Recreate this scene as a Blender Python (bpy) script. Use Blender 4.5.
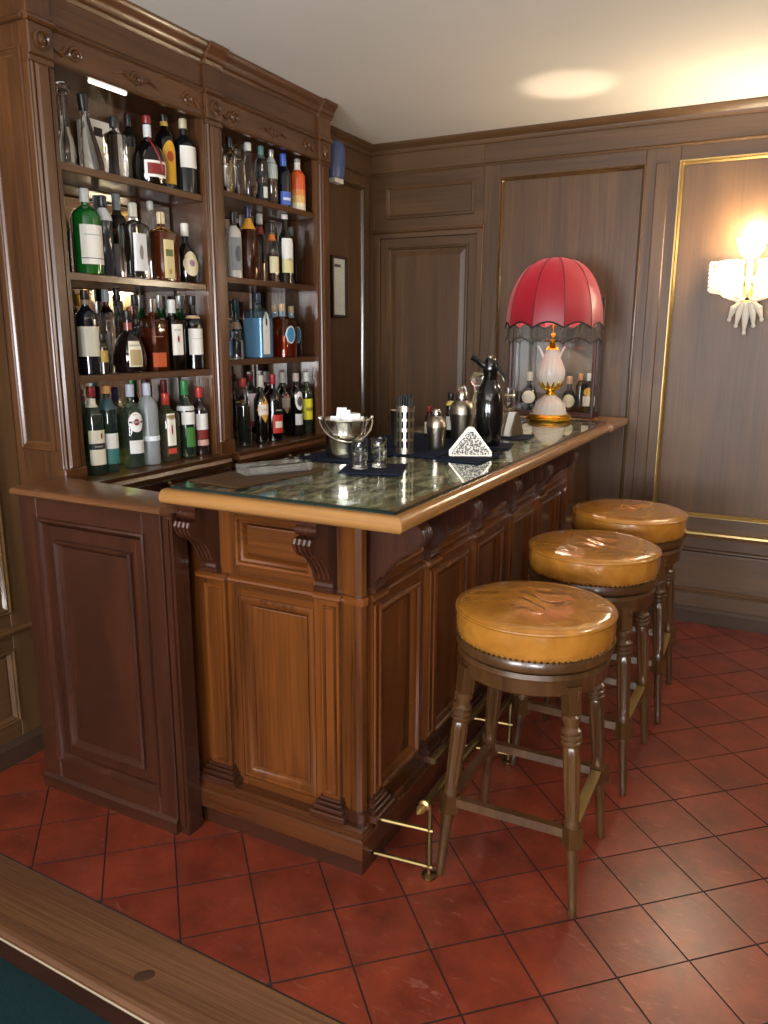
import bpy, bmesh, math, random
from mathutils import Matrix, Vector
random.seed(7)
for o in list(bpy.data.objects): bpy.data.objects.remove(o)
S = bpy.context.scene
COL = S.collection
PI = math.pi

# ------------------------------------------------------------------ camera
FPX = 779.2
CAMH = 1.55
RT = Vector((0.886136, 0.463411, 0.003629)); UP = Vector((-0.105121, 0.193374, 0.975477)); FW = Vector((-0.451345, 0.864787, -0.220070))
cam_d = bpy.data.cameras.new('camera'); cam = bpy.data.objects.new('camera', cam_d); COL.objects.link(cam)
cam_d.sensor_fit = 'VERTICAL'; cam_d.sensor_height = 36.0; cam_d.lens = FPX / 1024 * 36.0
cam_d.clip_start = 0.02
cam.matrix_world = Matrix(((RT.x, UP.x, -FW.x, 0), (RT.y, UP.y, -FW.y, 0), (RT.z, UP.z, -FW.z, CAMH), (0, 0, 0, 1)))
S.camera = cam

# ------------------------------------------------------------------ world, lights, exposure
W = bpy.data.worlds.new('world'); S.world = W; W.use_nodes = True
W.node_tree.nodes['Background'].inputs[0].default_value = (0.72, 0.80, 0.92, 1)
W.node_tree.nodes['Background'].inputs[1].default_value = 0.6
S.view_settings.view_transform = 'Standard'
S.view_settings.look = 'None'
S.view_settings.gamma = 1.0
S.view_settings.use_curve_mapping = False
S.view_settings.exposure = 0.2

def area(name, loc, rot, sx, sy, power, color):
    l = bpy.data.lights.new(name, 'AREA'); l.shape = 'RECTANGLE'; l.size = sx; l.size_y = sy; l.energy = power; l.color = color
    o = bpy.data.objects.new(name, l); COL.objects.link(o); o.location = loc; o.rotation_euler = rot
    return o
YR = -2.6      # rear wall, behind the camera
XR = 2.3       # right wall, out of frame
WIN = [(-1.75, -0.45, 0.75, 2.25), (0.35, 1.65, 0.75, 2.25)]
P_WIN = 205; P_CEIL = 6; P_SCONCE = 10.0; P_LAMP = 20.0
for i, (a, b, c, d) in enumerate(WIN):
    area('window_daylight', ((a + b) / 2, YR + 0.02, (c + d) / 2 - 0.05), (PI / 2 + 0.75, 0, 0), b - a - 0.1, d - c - 0.1, P_WIN, (0.97, 0.97, 1.0))
ADDED_CEIL_LAMPS = [(0.75, 0.55), (0.75, 2.9)]

# ------------------------------------------------------------------ pixel helpers (directions only)
def ray(u, v): return RT * ((u - 384) / FPX) + UP * ((512 - v) / FPX) + FW
def onZ(u, v, z): d = ray(u, v); t = (z - CAMH) / d.z; return Vector((d.x * t, d.y * t, z))
def onX(u, v, x): d = ray(u, v); t = x / d.x; return Vector((x, d.y * t, CAMH + d.z * t))
def onY(u, v, y): d = ray(u, v); t = y / d.y; return Vector((d.x * t, y, CAMH + d.z * t))
def depth(p): return (Vector(p) - Vector((0, 0, CAMH))).dot(FW)

# ------------------------------------------------------------------ materials
MAT = {}
def rgb(h, k=1.0):
    h = h.lstrip('#'); o = []
    for i in (0, 2, 4):
        c = int(h[i:i + 2], 16) / 255; c = c / 12.92 if c <= 0.04045 else ((c + 0.055) / 1.055) ** 2.4
        o.append(c * k)
    return (*o, 1)
def newmat(name):
    m = bpy.data.materials.new(name); m.use_nodes = True; MAT[name] = m
    return m, m.node_tree, m.node_tree.nodes['Principled BSDF']
def plain(name, col, rough=0.5, metal=0.0, emit=0, spec=0.5, coat=0.0, trans=0.0, noise=0.0, nscale=30):
    m, t, b = newmat(name)
    b.inputs['Base Color'].default_value = col; b.inputs['Roughness'].default_value = rough; b.inputs['Metallic'].default_value = metal
    b.inputs['Specular IOR Level'].default_value = spec; b.inputs['Coat Weight'].default_value = coat; b.inputs['Coat Roughness'].default_value = 0.08
    b.inputs['Transmission Weight'].default_value = trans
    if emit: b.inputs['Emission Color'].default_value = col; b.inputs['Emission Strength'].default_value = emit
    if noise:
        tc = t.nodes.new('ShaderNodeTexCoord'); n = t.nodes.new('ShaderNodeTexNoise'); n.inputs['Scale'].default_value = nscale; n.inputs['Detail'].default_value = 4
        t.links.new(tc.outputs['Object'], n.inputs['Vector'])
        r = t.nodes.new('ShaderNodeValToRGB'); r.color_ramp.elements[0].position = 0.3; r.color_ramp.elements[1].position = 0.7
        r.color_ramp.elements[0].color = tuple(c * (1 - noise) for c in col[:3]) + (1,); r.color_ramp.elements[1].color = tuple(min(1, c * (1 + noise)) for c in col[:3]) + (1,)
        t.links.new(n.outputs['Fac'], r.inputs['Fac']); t.links.new(r.outputs['Color'], b.inputs['Base Color'])
    return m
def wood(name, dark, light, axis='z', rough=0.3, coat=0.25, scale=1.0, bump=0.08):
    m, t, b = newmat(name)
    tc = t.nodes.new('ShaderNodeTexCoord'); mp = t.nodes.new('ShaderNodeMapping')
    a, l = 9.0 * scale, 0.9 * scale
    mp.inputs['Scale'].default_value = {'x': (l, a, a), 'y': (a, l, a), 'z': (a, a, l)}[axis]
    oi = t.nodes.new('ShaderNodeObjectInfo'); add = t.nodes.new('ShaderNodeVectorMath'); add.operation = 'ADD'
    sc = t.nodes.new('ShaderNodeMath'); sc.operation = 'MULTIPLY'; sc.inputs[1].default_value = 37.0
    t.links.new(oi.outputs['Random'], sc.inputs[0])
    t.links.new(tc.outputs['Object'], mp.inputs['Vector']); t.links.new(mp.outputs['Vector'], add.inputs[0]); t.links.new(sc.outputs[0], add.inputs[1])
    n = t.nodes.new('ShaderNodeTexNoise'); n.inputs['Scale'].default_value = 1.0; n.inputs['Detail'].default_value = 5; n.inputs['Distortion'].default_value = 1.1
    t.links.new(add.outputs[0], n.inputs['Vector'])
    mp2 = t.nodes.new('ShaderNodeMapping'); a2, l2 = 8.0, 2.2
    mp2.inputs['Scale'].default_value = {'x': (l2, a2, a2), 'y': (a2, l2, a2), 'z': (a2, a2, l2)}[axis]
    t.links.new(add.outputs[0], mp2.inputs['Vector'])
    n2 = t.nodes.new('ShaderNodeTexNoise'); n2.inputs['Scale'].default_value = 1.2; n2.inputs['Detail'].default_value = 3
    t.links.new(mp2.outputs['Vector'], n2.inputs['Vector'])
    mx = t.nodes.new('ShaderNodeMath'); mx.operation = 'MULTIPLY_ADD'; mx.inputs[1].default_value = 0.35
    t.links.new(n2.outputs['Fac'], mx.inputs[0])
    m2 = t.nodes.new('ShaderNodeMath'); m2.operation = 'MULTIPLY'; m2.inputs[1].default_value = 0.68; t.links.new(n.outputs['Fac'], m2.inputs[0]); t.links.new(m2.outputs[0], mx.inputs[2])
    r = t.nodes.new('ShaderNodeValToRGB'); r.color_ramp.elements[0].position = 0.24; r.color_ramp.elements[1].position = 0.80
    r.color_ramp.elements[0].color = dark; r.color_ramp.elements[1].color = light
    t.links.new(mx.outputs[0], r.inputs['Fac']); t.links.new(r.outputs['Color'], b.inputs['Base Color'])
    b.inputs['Roughness'].default_value = rough; b.inputs['Coat Weight'].default_value = coat; b.inputs['Coat Roughness'].default_value = 0.14
    bp = t.nodes.new('ShaderNodeBump'); bp.inputs['Strength'].default_value = bump; bp.inputs['Distance'].default_value = 0.01
    t.links.new(n2.outputs['Fac'], bp.inputs['Height']); t.links.new(bp.outputs['Normal'], b.inputs['Normal'])
    return m
def glass(name, tint, refl=1.0, rough=0.03, body=0.0, bodycol=(0.8, 0.8, 0.8, 1)):
    """clear thin glass: tinted see-through with a Fresnel sheen; body adds a share of diffuse"""
    m, t, b = newmat(name); t.nodes.remove(b); out = t.nodes['Material Output']
    tr = t.nodes.new('ShaderNodeBsdfTransparent'); tr.inputs[0].default_value = tint
    gl = t.nodes.new('ShaderNodeBsdfGlossy'); gl.inputs['Roughness'].default_value = rough; gl.inputs[0].default_value = (refl, refl, refl, 1)
    fr = t.nodes.new('ShaderNodeFresnel'); ge = t.nodes.new('ShaderNodeNewGeometry'); io = t.nodes.new('ShaderNodeMapRange')
    io.inputs['To Min'].default_value = 1.48; io.inputs['To Max'].default_value = 1 / 1.48   # thin wall: both sides are air
    t.links.new(ge.outputs['Backfacing'], io.inputs['Value']); t.links.new(io.outputs[0], fr.inputs['IOR'])
    mx = t.nodes.new('ShaderNodeMixShader'); t.links.new(fr.outputs[0], mx.inputs[0]); t.links.new(gl.outputs[0], mx.inputs[2])
    last = tr
    if body:
        df = t.nodes.new('ShaderNodeBsdfDiffuse'); df.inputs[0].default_value = bodycol
        m0 = t.nodes.new('ShaderNodeMixShader'); m0.inputs[0].default_value = body
        t.links.new(tr.outputs[0], m0.inputs[1]); t.links.new(df.outputs[0], m0.inputs[2]); last = m0
    t.links.new(last.outputs[0], mx.inputs[1]); t.links.new(mx.outputs[0], out.inputs['Surface'])
    return m

# walnut of the bar and cabinet, darker gate, greyer wall panelling
BD, BL = rgb('1e0c04'), rgb('7d461b')
for ax in 'xyz': wood('bar_wood_' + ax, BD, BL, ax, rough=0.26, coat=0.45)
CD, CL = rgb('2a170c'), rgb('6c4424')
for ax in 'xyz': wood('cab_wood_' + ax, CD, CL, ax)
GD, GL = rgb('22100a'), rgb('4a2717')
for ax in 'xyz': wood('gate_wood_' + ax, GD, GL, ax, rough=0.26, coat=0.4)
WD, WL = rgb('3d2915'), rgb('66482a')
for ax in 'xyz': wood('wall_wood_' + ax, WD, WL, ax, rough=0.45, coat=0.0, scale=0.8)
ND, NL = rgb('6e4722'), rgb('b08048')
for ax in 'xy': wood('nosing_wood_' + ax, ND, NL, ax, rough=0.25, coat=0.4)
wood('plinth_wood', rgb('1c0b05'), rgb('5e3317'), 'x', rough=0.26, coat=0.4)
wood('moulding_wood', rgb('3f2b16'), rgb('664a2a'), 'z', rough=0.22, coat=0.6)
wood('skirting_wood', rgb('2c1a10'), rgb('45301c'), 'x', rough=0.6, coat=0.0)
wood('stool_wood', rgb('2a190b'), rgb('5e3f22'), 'z', rough=0.28, coat=0.35)
wood('step_wood', rgb('452a1a'), rgb('7a5233'), 'x', rough=0.5, coat=0.0, scale=0.9, bump=0.25)
wood('case_wood', rgb('220f09'), rgb('46221a'), 'z', rough=0.45, coat=0.0)
wood('flap_wood', rgb('44291a'), rgb('875a38'), 'x', rough=0.3, coat=0.3)
plain('gilt', rgb('a9905f'), 0.34, 0.75)
plain('brass', rgb('cfb06c'), 0.33, 0.9)
plain('old_brass', rgb('7d6a45'), 0.38, 1.0)
plain('gold', rgb('e8bf4a'), 0.2, 1.0)
plain('steel', rgb('c9c4b8'), 0.18, 1.0)
plain('brushed_steel', rgb('b9b0a0'), 0.3, 1.0, noise=0.08, nscale=12)
plain('dark_metal', rgb('3a3733'), 0.4, 0.8)
plain('ceiling_paint', rgb('e6e1d8'), 0.8, spec=0.2, noise=0.02, nscale=2)
plain('wall_paint', rgb('6b4a30'), 0.6)
plain('carpet', rgb('1b3033'), 0.95, spec=0.1, noise=0.25, nscale=220)
plain('grout', rgb('26110c'), 0.9, noise=0.2)
plain('navy_cloth', rgb('1c2233'), 0.9, spec=0.1, noise=0.15, nscale=200)
plain('brown_leather', rgb('4a3116'), 0.45)
plain('black_gloss', rgb('0c0c0c'), 0.12, coat=0.5)
plain('black_matte', rgb('141416'), 0.6)
plain('white_paper', rgb('e9e6dc'), 0.7)
plain('cream', rgb('d8c9a0'), 0.6)
plain('ice', rgb('f2f4f4'), 0.25, coat=0.3)
plain('fringe_black', rgb('15140f'), 0.7)
plain('red_trim', rgb('3a0a0e'), 0.7)
plain('mirror', (0.78, 0.78, 0.76, 1), 0.03, 1.0)
plain('strip_light', (1.0, 0.95, 0.85, 1), 0.5, emit=3)
plain('bulb_lit', (1.0, 0.80, 0.42, 1), 0.5, emit=85)
plain('lamp_bulb', (1.0, 0.85, 0.6, 1), 0.5, emit=8)
plain('added_fixture_lit', (1.0, 0.9, 0.74, 1), 0.5, emit=4)
plain('blue_plastic', rgb('51618f'), 0.35)
plain('rubber', rgb('191310'), 0.7)
plain('floor_dust', rgb('2a1c16'), 0.9)
glass('clear_glass', (0.93, 0.95, 0.94, 1))
plain('crystal', (0.97, 0.98, 0.98, 1), 0.03, trans=1.0)
glass('frosted', (0.7, 0.73, 0.74, 1), 0.8, 0.25, 0.45, (0.5, 0.53, 0.55, 1))
glass('sheet_glass', (0.86, 0.93, 0.90, 1), 1.0, 0.015)
glass('pane_glass', (0.93, 0.95, 0.95, 1), 1.0, 0.01)
plain('lucite', (0.96, 0.96, 0.91, 1), 0.06, trans=0.93)
glass('milk_glass', (0.75, 0.74, 0.7, 1), 1.0, 0.06, 0.55, (0.9, 0.87, 0.8, 1))
plain('glass_edge', rgb('10241f'), 0.1, coat=0.6)

def tile_material():
    m, t, b = newmat('terracotta')
    tc = t.nodes.new('ShaderNodeTexCoord'); geo = t.nodes.new('ShaderNodeNewGeometry'); oi = t.nodes.new('ShaderNodeObjectInfo')
    n = t.nodes.new('ShaderNodeTexNoise'); n.inputs['Scale'].default_value = 7; n.inputs['Detail'].default_value = 6; n.inputs['Roughness'].default_value = 0.65
    t.links.new(geo.outputs['Position'], n.inputs['Vector'])
    r = t.nodes.new('ShaderNodeValToRGB'); r.color_ramp.elements[0].position = 0.25; r.color_ramp.elements[1].position = 0.75
    r.color_ramp.elements[0].color = rgb('521c12'); r.color_ramp.elements[1].color = rgb('86361f')
    ad = t.nodes.new('ShaderNodeMath'); ad.operation = 'MULTIPLY_ADD'; ad.inputs[1].default_value = 0.14
    sb = t.nodes.new('ShaderNodeMath'); sb.operation = 'SUBTRACT'; sb.inputs[1].default_value = 0.07
    t.links.new(n.outputs['Fac'], sb.inputs[0]); t.links.new(oi.outputs['Random'], ad.inputs[0]); t.links.new(sb.outputs[0], ad.inputs[2]); t.links.new(ad.outputs[0], r.inputs['Fac'])
    # scuffs: thin worn scratches
    mp = t.nodes.new('ShaderNodeMapping'); mp.inputs['Rotation'].default_value = (0, 0, 0.6); mp.inputs['Scale'].default_value = (3, 9, 1)
    t.links.new(geo.outputs['Position'], mp.inputs['Vector'])
    n2 = t.nodes.new('ShaderNodeTexNoise'); n2.inputs['Scale'].default_value = 5; n2.inputs['Detail'].default_value = 8; n2.inputs['Roughness'].default_value = 0.7; n2.inputs['Distortion'].default_value = 1.5
    t.links.new(mp.outputs[0], n2.inputs['Vector'])
    r2 = t.nodes.new('ShaderNodeValToRGB'); r2.color_ramp.elements[0].position = 0.58; r2.color_ramp.elements[1].position = 0.72
    t.links.new(n2.outputs['Fac'], r2.inputs['Fac'])
    mx = t.nodes.new('ShaderNodeMix'); mx.data_type = 'RGBA'; mx.inputs['B'].default_value = rgb('a87a66')
    k = t.nodes.new('ShaderNodeMath'); k.operation = 'MULTIPLY'; k.inputs[1].default_value = 0.42
    t.links.new(r2.outputs['Color'], k.inputs[0]); t.links.new(k.outputs[0], mx.inputs['Factor']); t.links.new(r.outputs['Color'], mx.inputs['A'])
    t.links.new(mx.outputs['Result'], b.inputs['Base Color'])
    rr = t.nodes.new('ShaderNodeMapRange'); rr.inputs['To Min'].default_value = 0.24; rr.inputs['To Max'].default_value = 0.46
    t.links.new(n2.outputs['Fac'], rr.inputs['Value']); t.links.new(rr.outputs[0], b.inputs['Roughness'])
    bp = t.nodes.new('ShaderNodeBump'); bp.inputs['Strength'].default_value = 0.12; bp.inputs['Distance'].default_value = 0.01
    t.links.new(n2.outputs['Fac'], bp.inputs['Height']); t.links.new(bp.outputs['Normal'], b.inputs['Normal'])
    b.inputs['Coat Weight'].default_value = 0.7; b.inputs['Coat Roughness'].default_value = 0.27
tile_material()
def marble_material():
    m, t, b = newmat('inlay_marble')
    tc = t.nodes.new('ShaderNodeTexCoord'); n = t.nodes.new('ShaderNodeTexNoise'); n.inputs['Scale'].default_value = 7; n.inputs['Detail'].default_value = 7; n.inputs['Distortion'].default_value = 2.2
    mp = t.nodes.new('ShaderNodeMapping'); mp.inputs['Scale'].default_value = (2.0, 0.8, 1); mp.inputs['Rotation'].default_value = (0, 0, 0.5)
    t.links.new(tc.outputs['Object'], mp.inputs['Vector']); t.links.new(mp.outputs[0], n.inputs['Vector'])
    r = t.nodes.new('ShaderNodeValToRGB'); e = r.color_ramp.elements
    e[0].position = 0.3; e[0].color = rgb('4a5344'); e[1].position = 0.7; e[1].color = rgb('dcd2b0')
    q = e.new(0.5); q.color = rgb('8f8d74'); q = e.new(0.57); q.color = rgb('b0ab8a')
    t.links.new(n.outputs['Fac'], r.inputs['Fac']); t.links.new(r.outputs['Color'], b.inputs['Base Color'])
    b.inputs['Roughness'].default_value = 0.15
marble_material()
def leather_material():
    m, t, b = newmat('tan_leather')
    tc = t.nodes.new('ShaderNodeTexCoord')
    n = t.nodes.new('ShaderNodeTexNoise'); n.inputs['Scale'].default_value = 9; n.inputs['Detail'].default_value = 4; n.inputs['Distortion'].default_value = 2.0
    oi = t.nodes.new('ShaderNodeObjectInfo'); ad = t.nodes.new('ShaderNodeVectorMath'); ad.operation = 'ADD'
    t.links.new(tc.outputs['Object'], ad.inputs[0]); t.links.new(oi.outputs['Location'], ad.inputs[1]); t.links.new(ad.outputs[0], n.inputs['Vector'])
    r = t.nodes.new('ShaderNodeValToRGB'); r.color_ramp.elements[0].position = 0.3; r.color_ramp.elements[1].position = 0.75
    r.color_ramp.elements[0].color = rgb('94601f'); r.color_ramp.elements[1].color = rgb('ac732c')
    t.links.new(n.outputs['Fac'], r.inputs['Fac']); t.links.new(r.outputs['Color'], b.inputs['Base Color'])
    b.inputs['Roughness'].default_value = 0.24; b.inputs['Coat Weight'].default_value = 0.8; b.inputs['Coat Roughness'].default_value = 0.1
    v = t.nodes.new('ShaderNodeTexNoise'); v.inputs['Scale'].default_value = 13; v.inputs['Detail'].default_value = 2; v.inputs['Distortion'].default_value = 1.2
    t.links.new(ad.outputs[0], v.inputs['Vector'])
    bp = t.nodes.new('ShaderNodeBump'); bp.inputs['Strength'].default_value = 0.35; bp.inputs['Distance'].default_value = 0.012
    t.links.new(v.outputs['Fac'], bp.inputs['Height']); t.links.new(bp.outputs['Normal'], b.inputs['Normal'])
leather_material()
def shade_material():
    m, t, b = newmat('red_shade'); out = t.nodes['Material Output']
    b.inputs['Base Color'].default_value = rgb('6f0f21'); b.inputs['Roughness'].default_value = 0.42; b.inputs['Sheen Weight'].default_value = 0.2
    tl = t.nodes.new('ShaderNodeBsdfTranslucent'); tl.inputs[0].default_value = rgb('a01428')
    mx = t.nodes.new('ShaderNodeMixShader'); mx.inputs[0].default_value = 0.07
    t.links.new(b.outputs[0], mx.inputs[1]); t.links.new(tl.outputs[0], mx.inputs[2]); t.links.new(mx.outputs[0], out.inputs['Surface'])
shade_material()
def print_material():
    """page of fine print: rows of grey lines"""
    m, t, b = newmat('printed_page')
    tc = t.nodes.new('ShaderNodeTexCoord'); w = t.nodes.new('ShaderNodeTexWave'); w.bands_direction = 'Z'; w.inputs['Scale'].default_value = 26; w.inputs['Distortion'].default_value = 0
    n = t.nodes.new('ShaderNodeTexNoise'); n.inputs['Scale'].default_value = 160
    t.links.new(tc.outputs['Object'], w.inputs['Vector']); t.links.new(tc.outputs['Object'], n.inputs['Vector'])
    mu = t.nodes.new('ShaderNodeMath'); mu.operation = 'MULTIPLY'; t.links.new(w.outputs['Fac'], mu.inputs[0]); t.links.new(n.outputs['Fac'], mu.inputs[1])
    r = t.nodes.new('ShaderNodeValToRGB'); r.color_ramp.elements[0].position = 0.42; r.color_ramp.elements[0].color = rgb('f0eee6'); r.color_ramp.elements[1].position = 0.7; r.color_ramp.elements[1].color = rgb('9a988f')
    t.links.new(mu.outputs[0], r.inputs['Fac']); t.links.new(r.outputs['Color'], b.inputs['Base Color'])
print_material()
def lace_material():
    m, t, b = newmat('lace_metal')
    tc = t.nodes.new('ShaderNodeTexCoord'); v = t.nodes.new('ShaderNodeTexVoronoi'); v.inputs['Scale'].default_value = 185
    t.links.new(tc.outputs['Object'], v.inputs['Vector'])
    r = t.nodes.new('ShaderNodeValToRGB'); r.color_ramp.elements[0].position = 0.46; r.color_ramp.elements[0].color = rgb('1c1a17'); r.color_ramp.elements[1].position = 0.62; r.color_ramp.elements[1].color = rgb('d0cbbd')
    t.links.new(v.outputs['Distance'], r.inputs['Fac']); t.links.new(r.outputs['Color'], b.inputs['Base Color'])
    b.inputs['Metallic'].default_value = 0.1; b.inputs['Roughness'].default_value = 0.4
lace_material()
def flat(hexcol, rough=0.5, metal=0.0):
    k = 'flat_%s_%d_%d' % (hexcol, int(rough * 100), int(metal * 100))
    if k not in MAT: plain(k, rgb(hexcol), rough, metal)
    return k
def bottle_glass(hexcol, opaque=True):
    k = ('bottleglass_' if opaque else 'seethrough_') + hexcol
    if k not in MAT:
        if opaque: plain(k, rgb(hexcol), 0.08, coat=0.6)
        else: glass(k, rgb(hexcol), 1.0, 0.04, 0.05, rgb(hexcol))
    return k

# ------------------------------------------------------------------ mesh building
class MB:
    def __init__(s): s.v = []; s.f = []
    def add(s, vs, fs):
        o = len(s.v); s.v += [tuple(p) for p in vs]; s.f += [tuple(i + o for i in q) for q in fs]
        return s
    def box(s, x0, x1, y0, y1, z0, z1):
        return s.add([(x0, y0, z0), (x1, y0, z0), (x1, y1, z0), (x0, y1, z0), (x0, y0, z1), (x1, y0, z1), (x1, y1, z1), (x0, y1, z1)],
                     [(0, 3, 2, 1), (4, 5, 6, 7), (0, 1, 5, 4), (1, 2, 6, 5), (2, 3, 7, 6), (3, 0, 4, 7)])
    def lathe(s, prof, seg=20, c=(0, 0, 0), mod=None, cap=True, n=None, rot=0.0):
        """prof: (r, z) rings bottom to top. n: superellipse exponent of the section."""
        vs = []; fs = []
        for (r, z) in prof:
            for i in range(seg):
                a = 2 * PI * i / seg + rot
                q = r
                if n:
                    b = a - rot
                    q = r / (abs(math.cos(b)) ** n + abs(math.sin(b)) ** n) ** (1.0 / n)
                if mod: q *= mod(a, z)
                vs.append((c[0] + q * math.cos(a), c[1] + q * math.sin(a), c[2] + z))
        for k in range(len(prof) - 1):
            for i in range(seg):
                j = (i + 1) % seg
                fs.append((k * seg + i, k * seg + j, (k + 1) * seg + j, (k + 1) * seg + i))
        if cap:
            fs.append(tuple(reversed(range(seg)))); fs.append(tuple(range((len(prof) - 1) * seg, len(prof) * seg)))
        return s.add(vs, fs)
    def tube(s, pts, r, seg=8, cap=True):
        pts = [Vector(p) for p in pts]; n = len(pts); rs = r if isinstance(r, (list, tuple)) else [r] * n
        vs = []; fs = []; ref = None
        for i, p in enumerate(pts):
            d = (pts[min(i + 1, n - 1)] - pts[max(i - 1, 0)]).normalized()
            if ref is None: ref = Vector((0, 0, 1)) if abs(d.z) < 0.9 else Vector((1, 0, 0))
            a = d.cross(ref).normalized(); b = d.cross(a).normalized(); ref = a.cross(d)
            for k in range(seg):
                t = 2 * PI * k / seg; vs.append(p + a * rs[i] * math.cos(t) + b * rs[i] * math.sin(t))
        for i in range(n - 1):
            for k in range(seg):
                j = (k + 1) % seg; fs.append((i * seg + k, i * seg + j, (i + 1) * seg + j, (i + 1) * seg + k))
        if cap: fs.append(tuple(reversed(range(seg)))); fs.append(tuple(range((n - 1) * seg, n * seg)))
        return s.add(vs, fs)
    def prism(s, poly, f0, f1):
        """poly in 2-D, f0/f1 map a 2-D point to its 3-D place on the two ends"""
        n = len(poly); vs = [f0(p) for p in poly] + [f1(p) for p in poly]
        fs = [tuple(reversed(range(n))), tuple(range(n, 2 * n))] + [(i, (i + 1) % n, n + (i + 1) % n, n + i) for i in range(n)]
        return s.add(vs, fs)
    def ball(s, c, r, seg=10, rings=6, sq=(1, 1, 1)):
        pr = [(max(1e-4, r * math.sin(PI * i / rings)), -r * math.cos(PI * i / rings)) for i in range(rings + 1)]
        vs = len(s.v); s.lathe(pr, seg, (0, 0, 0))
        for i in range(vs, len(s.v)):
            p = s.v[i]; s.v[i] = (c[0] + p[0] * sq[0], c[1] + p[1] * sq[1], c[2] + p[2] * sq[2])
        return s
    def xf(s, M):
        s.v = [tuple(M @ Vector(p)) for p in s.v]; return s
    def build(s, name, mat, parent=None, smooth=False, kind=None, label=None, angle=35):
        me = bpy.data.meshes.new(name); me.from_pydata([tuple(p) for p in s.v], [], s.f)
        bm = bmesh.new(); bm.from_mesh(me); bmesh.ops.recalc_face_normals(bm, faces=bm.faces); bm.to_mesh(me); bm.free()
        if smooth:
            me.polygons.foreach_set('use_smooth', [True] * len(me.polygons)); me.set_sharp_from_angle(angle=math.radians(angle))
        me.materials.append(MAT[mat]); me.update()
        o = bpy.data.objects.new(name, me); COL.objects.link(o)
        if parent is not None:
            o.parent = parent
            if parent.type == 'EMPTY' and parent.get('_w'): o.matrix_parent_inverse = Matrix.Translation(-Vector(parent.location))
        if kind: o['kind'] = kind
        if label: o['label'] = label
        return o
def tag(o, label, cat, group=None):
    o['label'] = label; o['category'] = cat
    if group: o['group'] = group
    return o
def thing(name, label, cat, loc=(0, 0, 0), group=None, world=True):
    """Empty at a thing's base. world: its parts are modelled in room coordinates."""
    o = bpy.data.objects.new(name, None); COL.objects.link(o); o.location = loc; o.empty_display_size = 0.05
    o['_w'] = 1 if world else 0
    return tag(o, label, cat, group)
def structure(name, mb, mat, parent=None):
    o = mb.build(name, mat, parent)
    if parent is None: o['kind'] = 'structure'
    return o
class Face:
    """a flat face of joinery: u along, v up, n outwards"""
    def __init__(s, O, U, N): s.O = Vector(O); s.U = Vector(U); s.V = Vector((0, 0, 1)); s.N = Vector(N)
    def p(s, u, v, n): return s.O + s.U * u + s.V * v + s.N * n
    def box(s, mb, u0, u1, v0, v1, n0, n1, c=0.0):
        c = min(c, (u1 - u0) * 0.3, (v1 - v0) * 0.3)
        a = [s.p(u0, v0, n0), s.p(u1, v0, n0), s.p(u1, v1, n0), s.p(u0, v1, n0)]
        b = [s.p(u0, v0, n1 - c), s.p(u1, v0, n1 - c), s.p(u1, v1, n1 - c), s.p(u0, v1, n1 - c)]
        if c <= 0:
            return mb.add(a + b, [(0, 1, 2, 3), (4, 5, 6, 7), (0, 1, 5, 4), (1, 2, 6, 5), (2, 3, 7, 6), (3, 0, 4, 7)])
        t = [s.p(u0 + c, v0 + c, n1), s.p(u1 - c, v0 + c, n1), s.p(u1 - c, v1 - c, n1), s.p(u0 + c, v1 - c, n1)]
        fs = [(0, 1, 2, 3), (8, 9, 10, 11)]
        for k in range(4): j = (k + 1) % 4; fs += [(k, j, 4 + j, 4 + k), (4 + k, 4 + j, 8 + j, 8 + k)]
        return mb.add(a + b + t, fs)
    def frame(s, mb, u0, u1, v0, v1, prof, cap=False):
        """mitred moulding: prof = (inset, height) from outside in"""
        vs = []; fs = []
        for d, h in prof: vs += [s.p(u0 + d, v0 + d, h), s.p(u1 - d, v0 + d, h), s.p(u1 - d, v1 - d, h), s.p(u0 + d, v1 - d, h)]
        for i in range(len(prof) - 1):
            for k in range(4): j = (k + 1) % 4; fs.append((i * 4 + k, i * 4 + j, i * 4 + 4 + j, i * 4 + 4 + k))
        if cap: n = len(prof) - 1; fs.append((n * 4, n * 4 + 1, n * 4 + 2, n * 4 + 3))
        return mb.add(vs, fs)
    def strip(s, mb, u0, u1, prof):
        """horizontal moulding: prof = (v, n) polygon swept from u0 to u1"""
        return mb.prism(prof, lambda q: s.p(u0, q[0], q[1]), lambda q: s.p(u1, q[0], q[1]))
def bolection(h, w=0.03, low=0.0):
    return [(0, low), (0, h * 0.55), (w * 0.12, h), (w * 0.3, h), (w * 0.42, h * 0.62), (w * 0.6, h * 0.7), (w * 0.8, h * 0.3), (w, low + 0.0005)]

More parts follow.
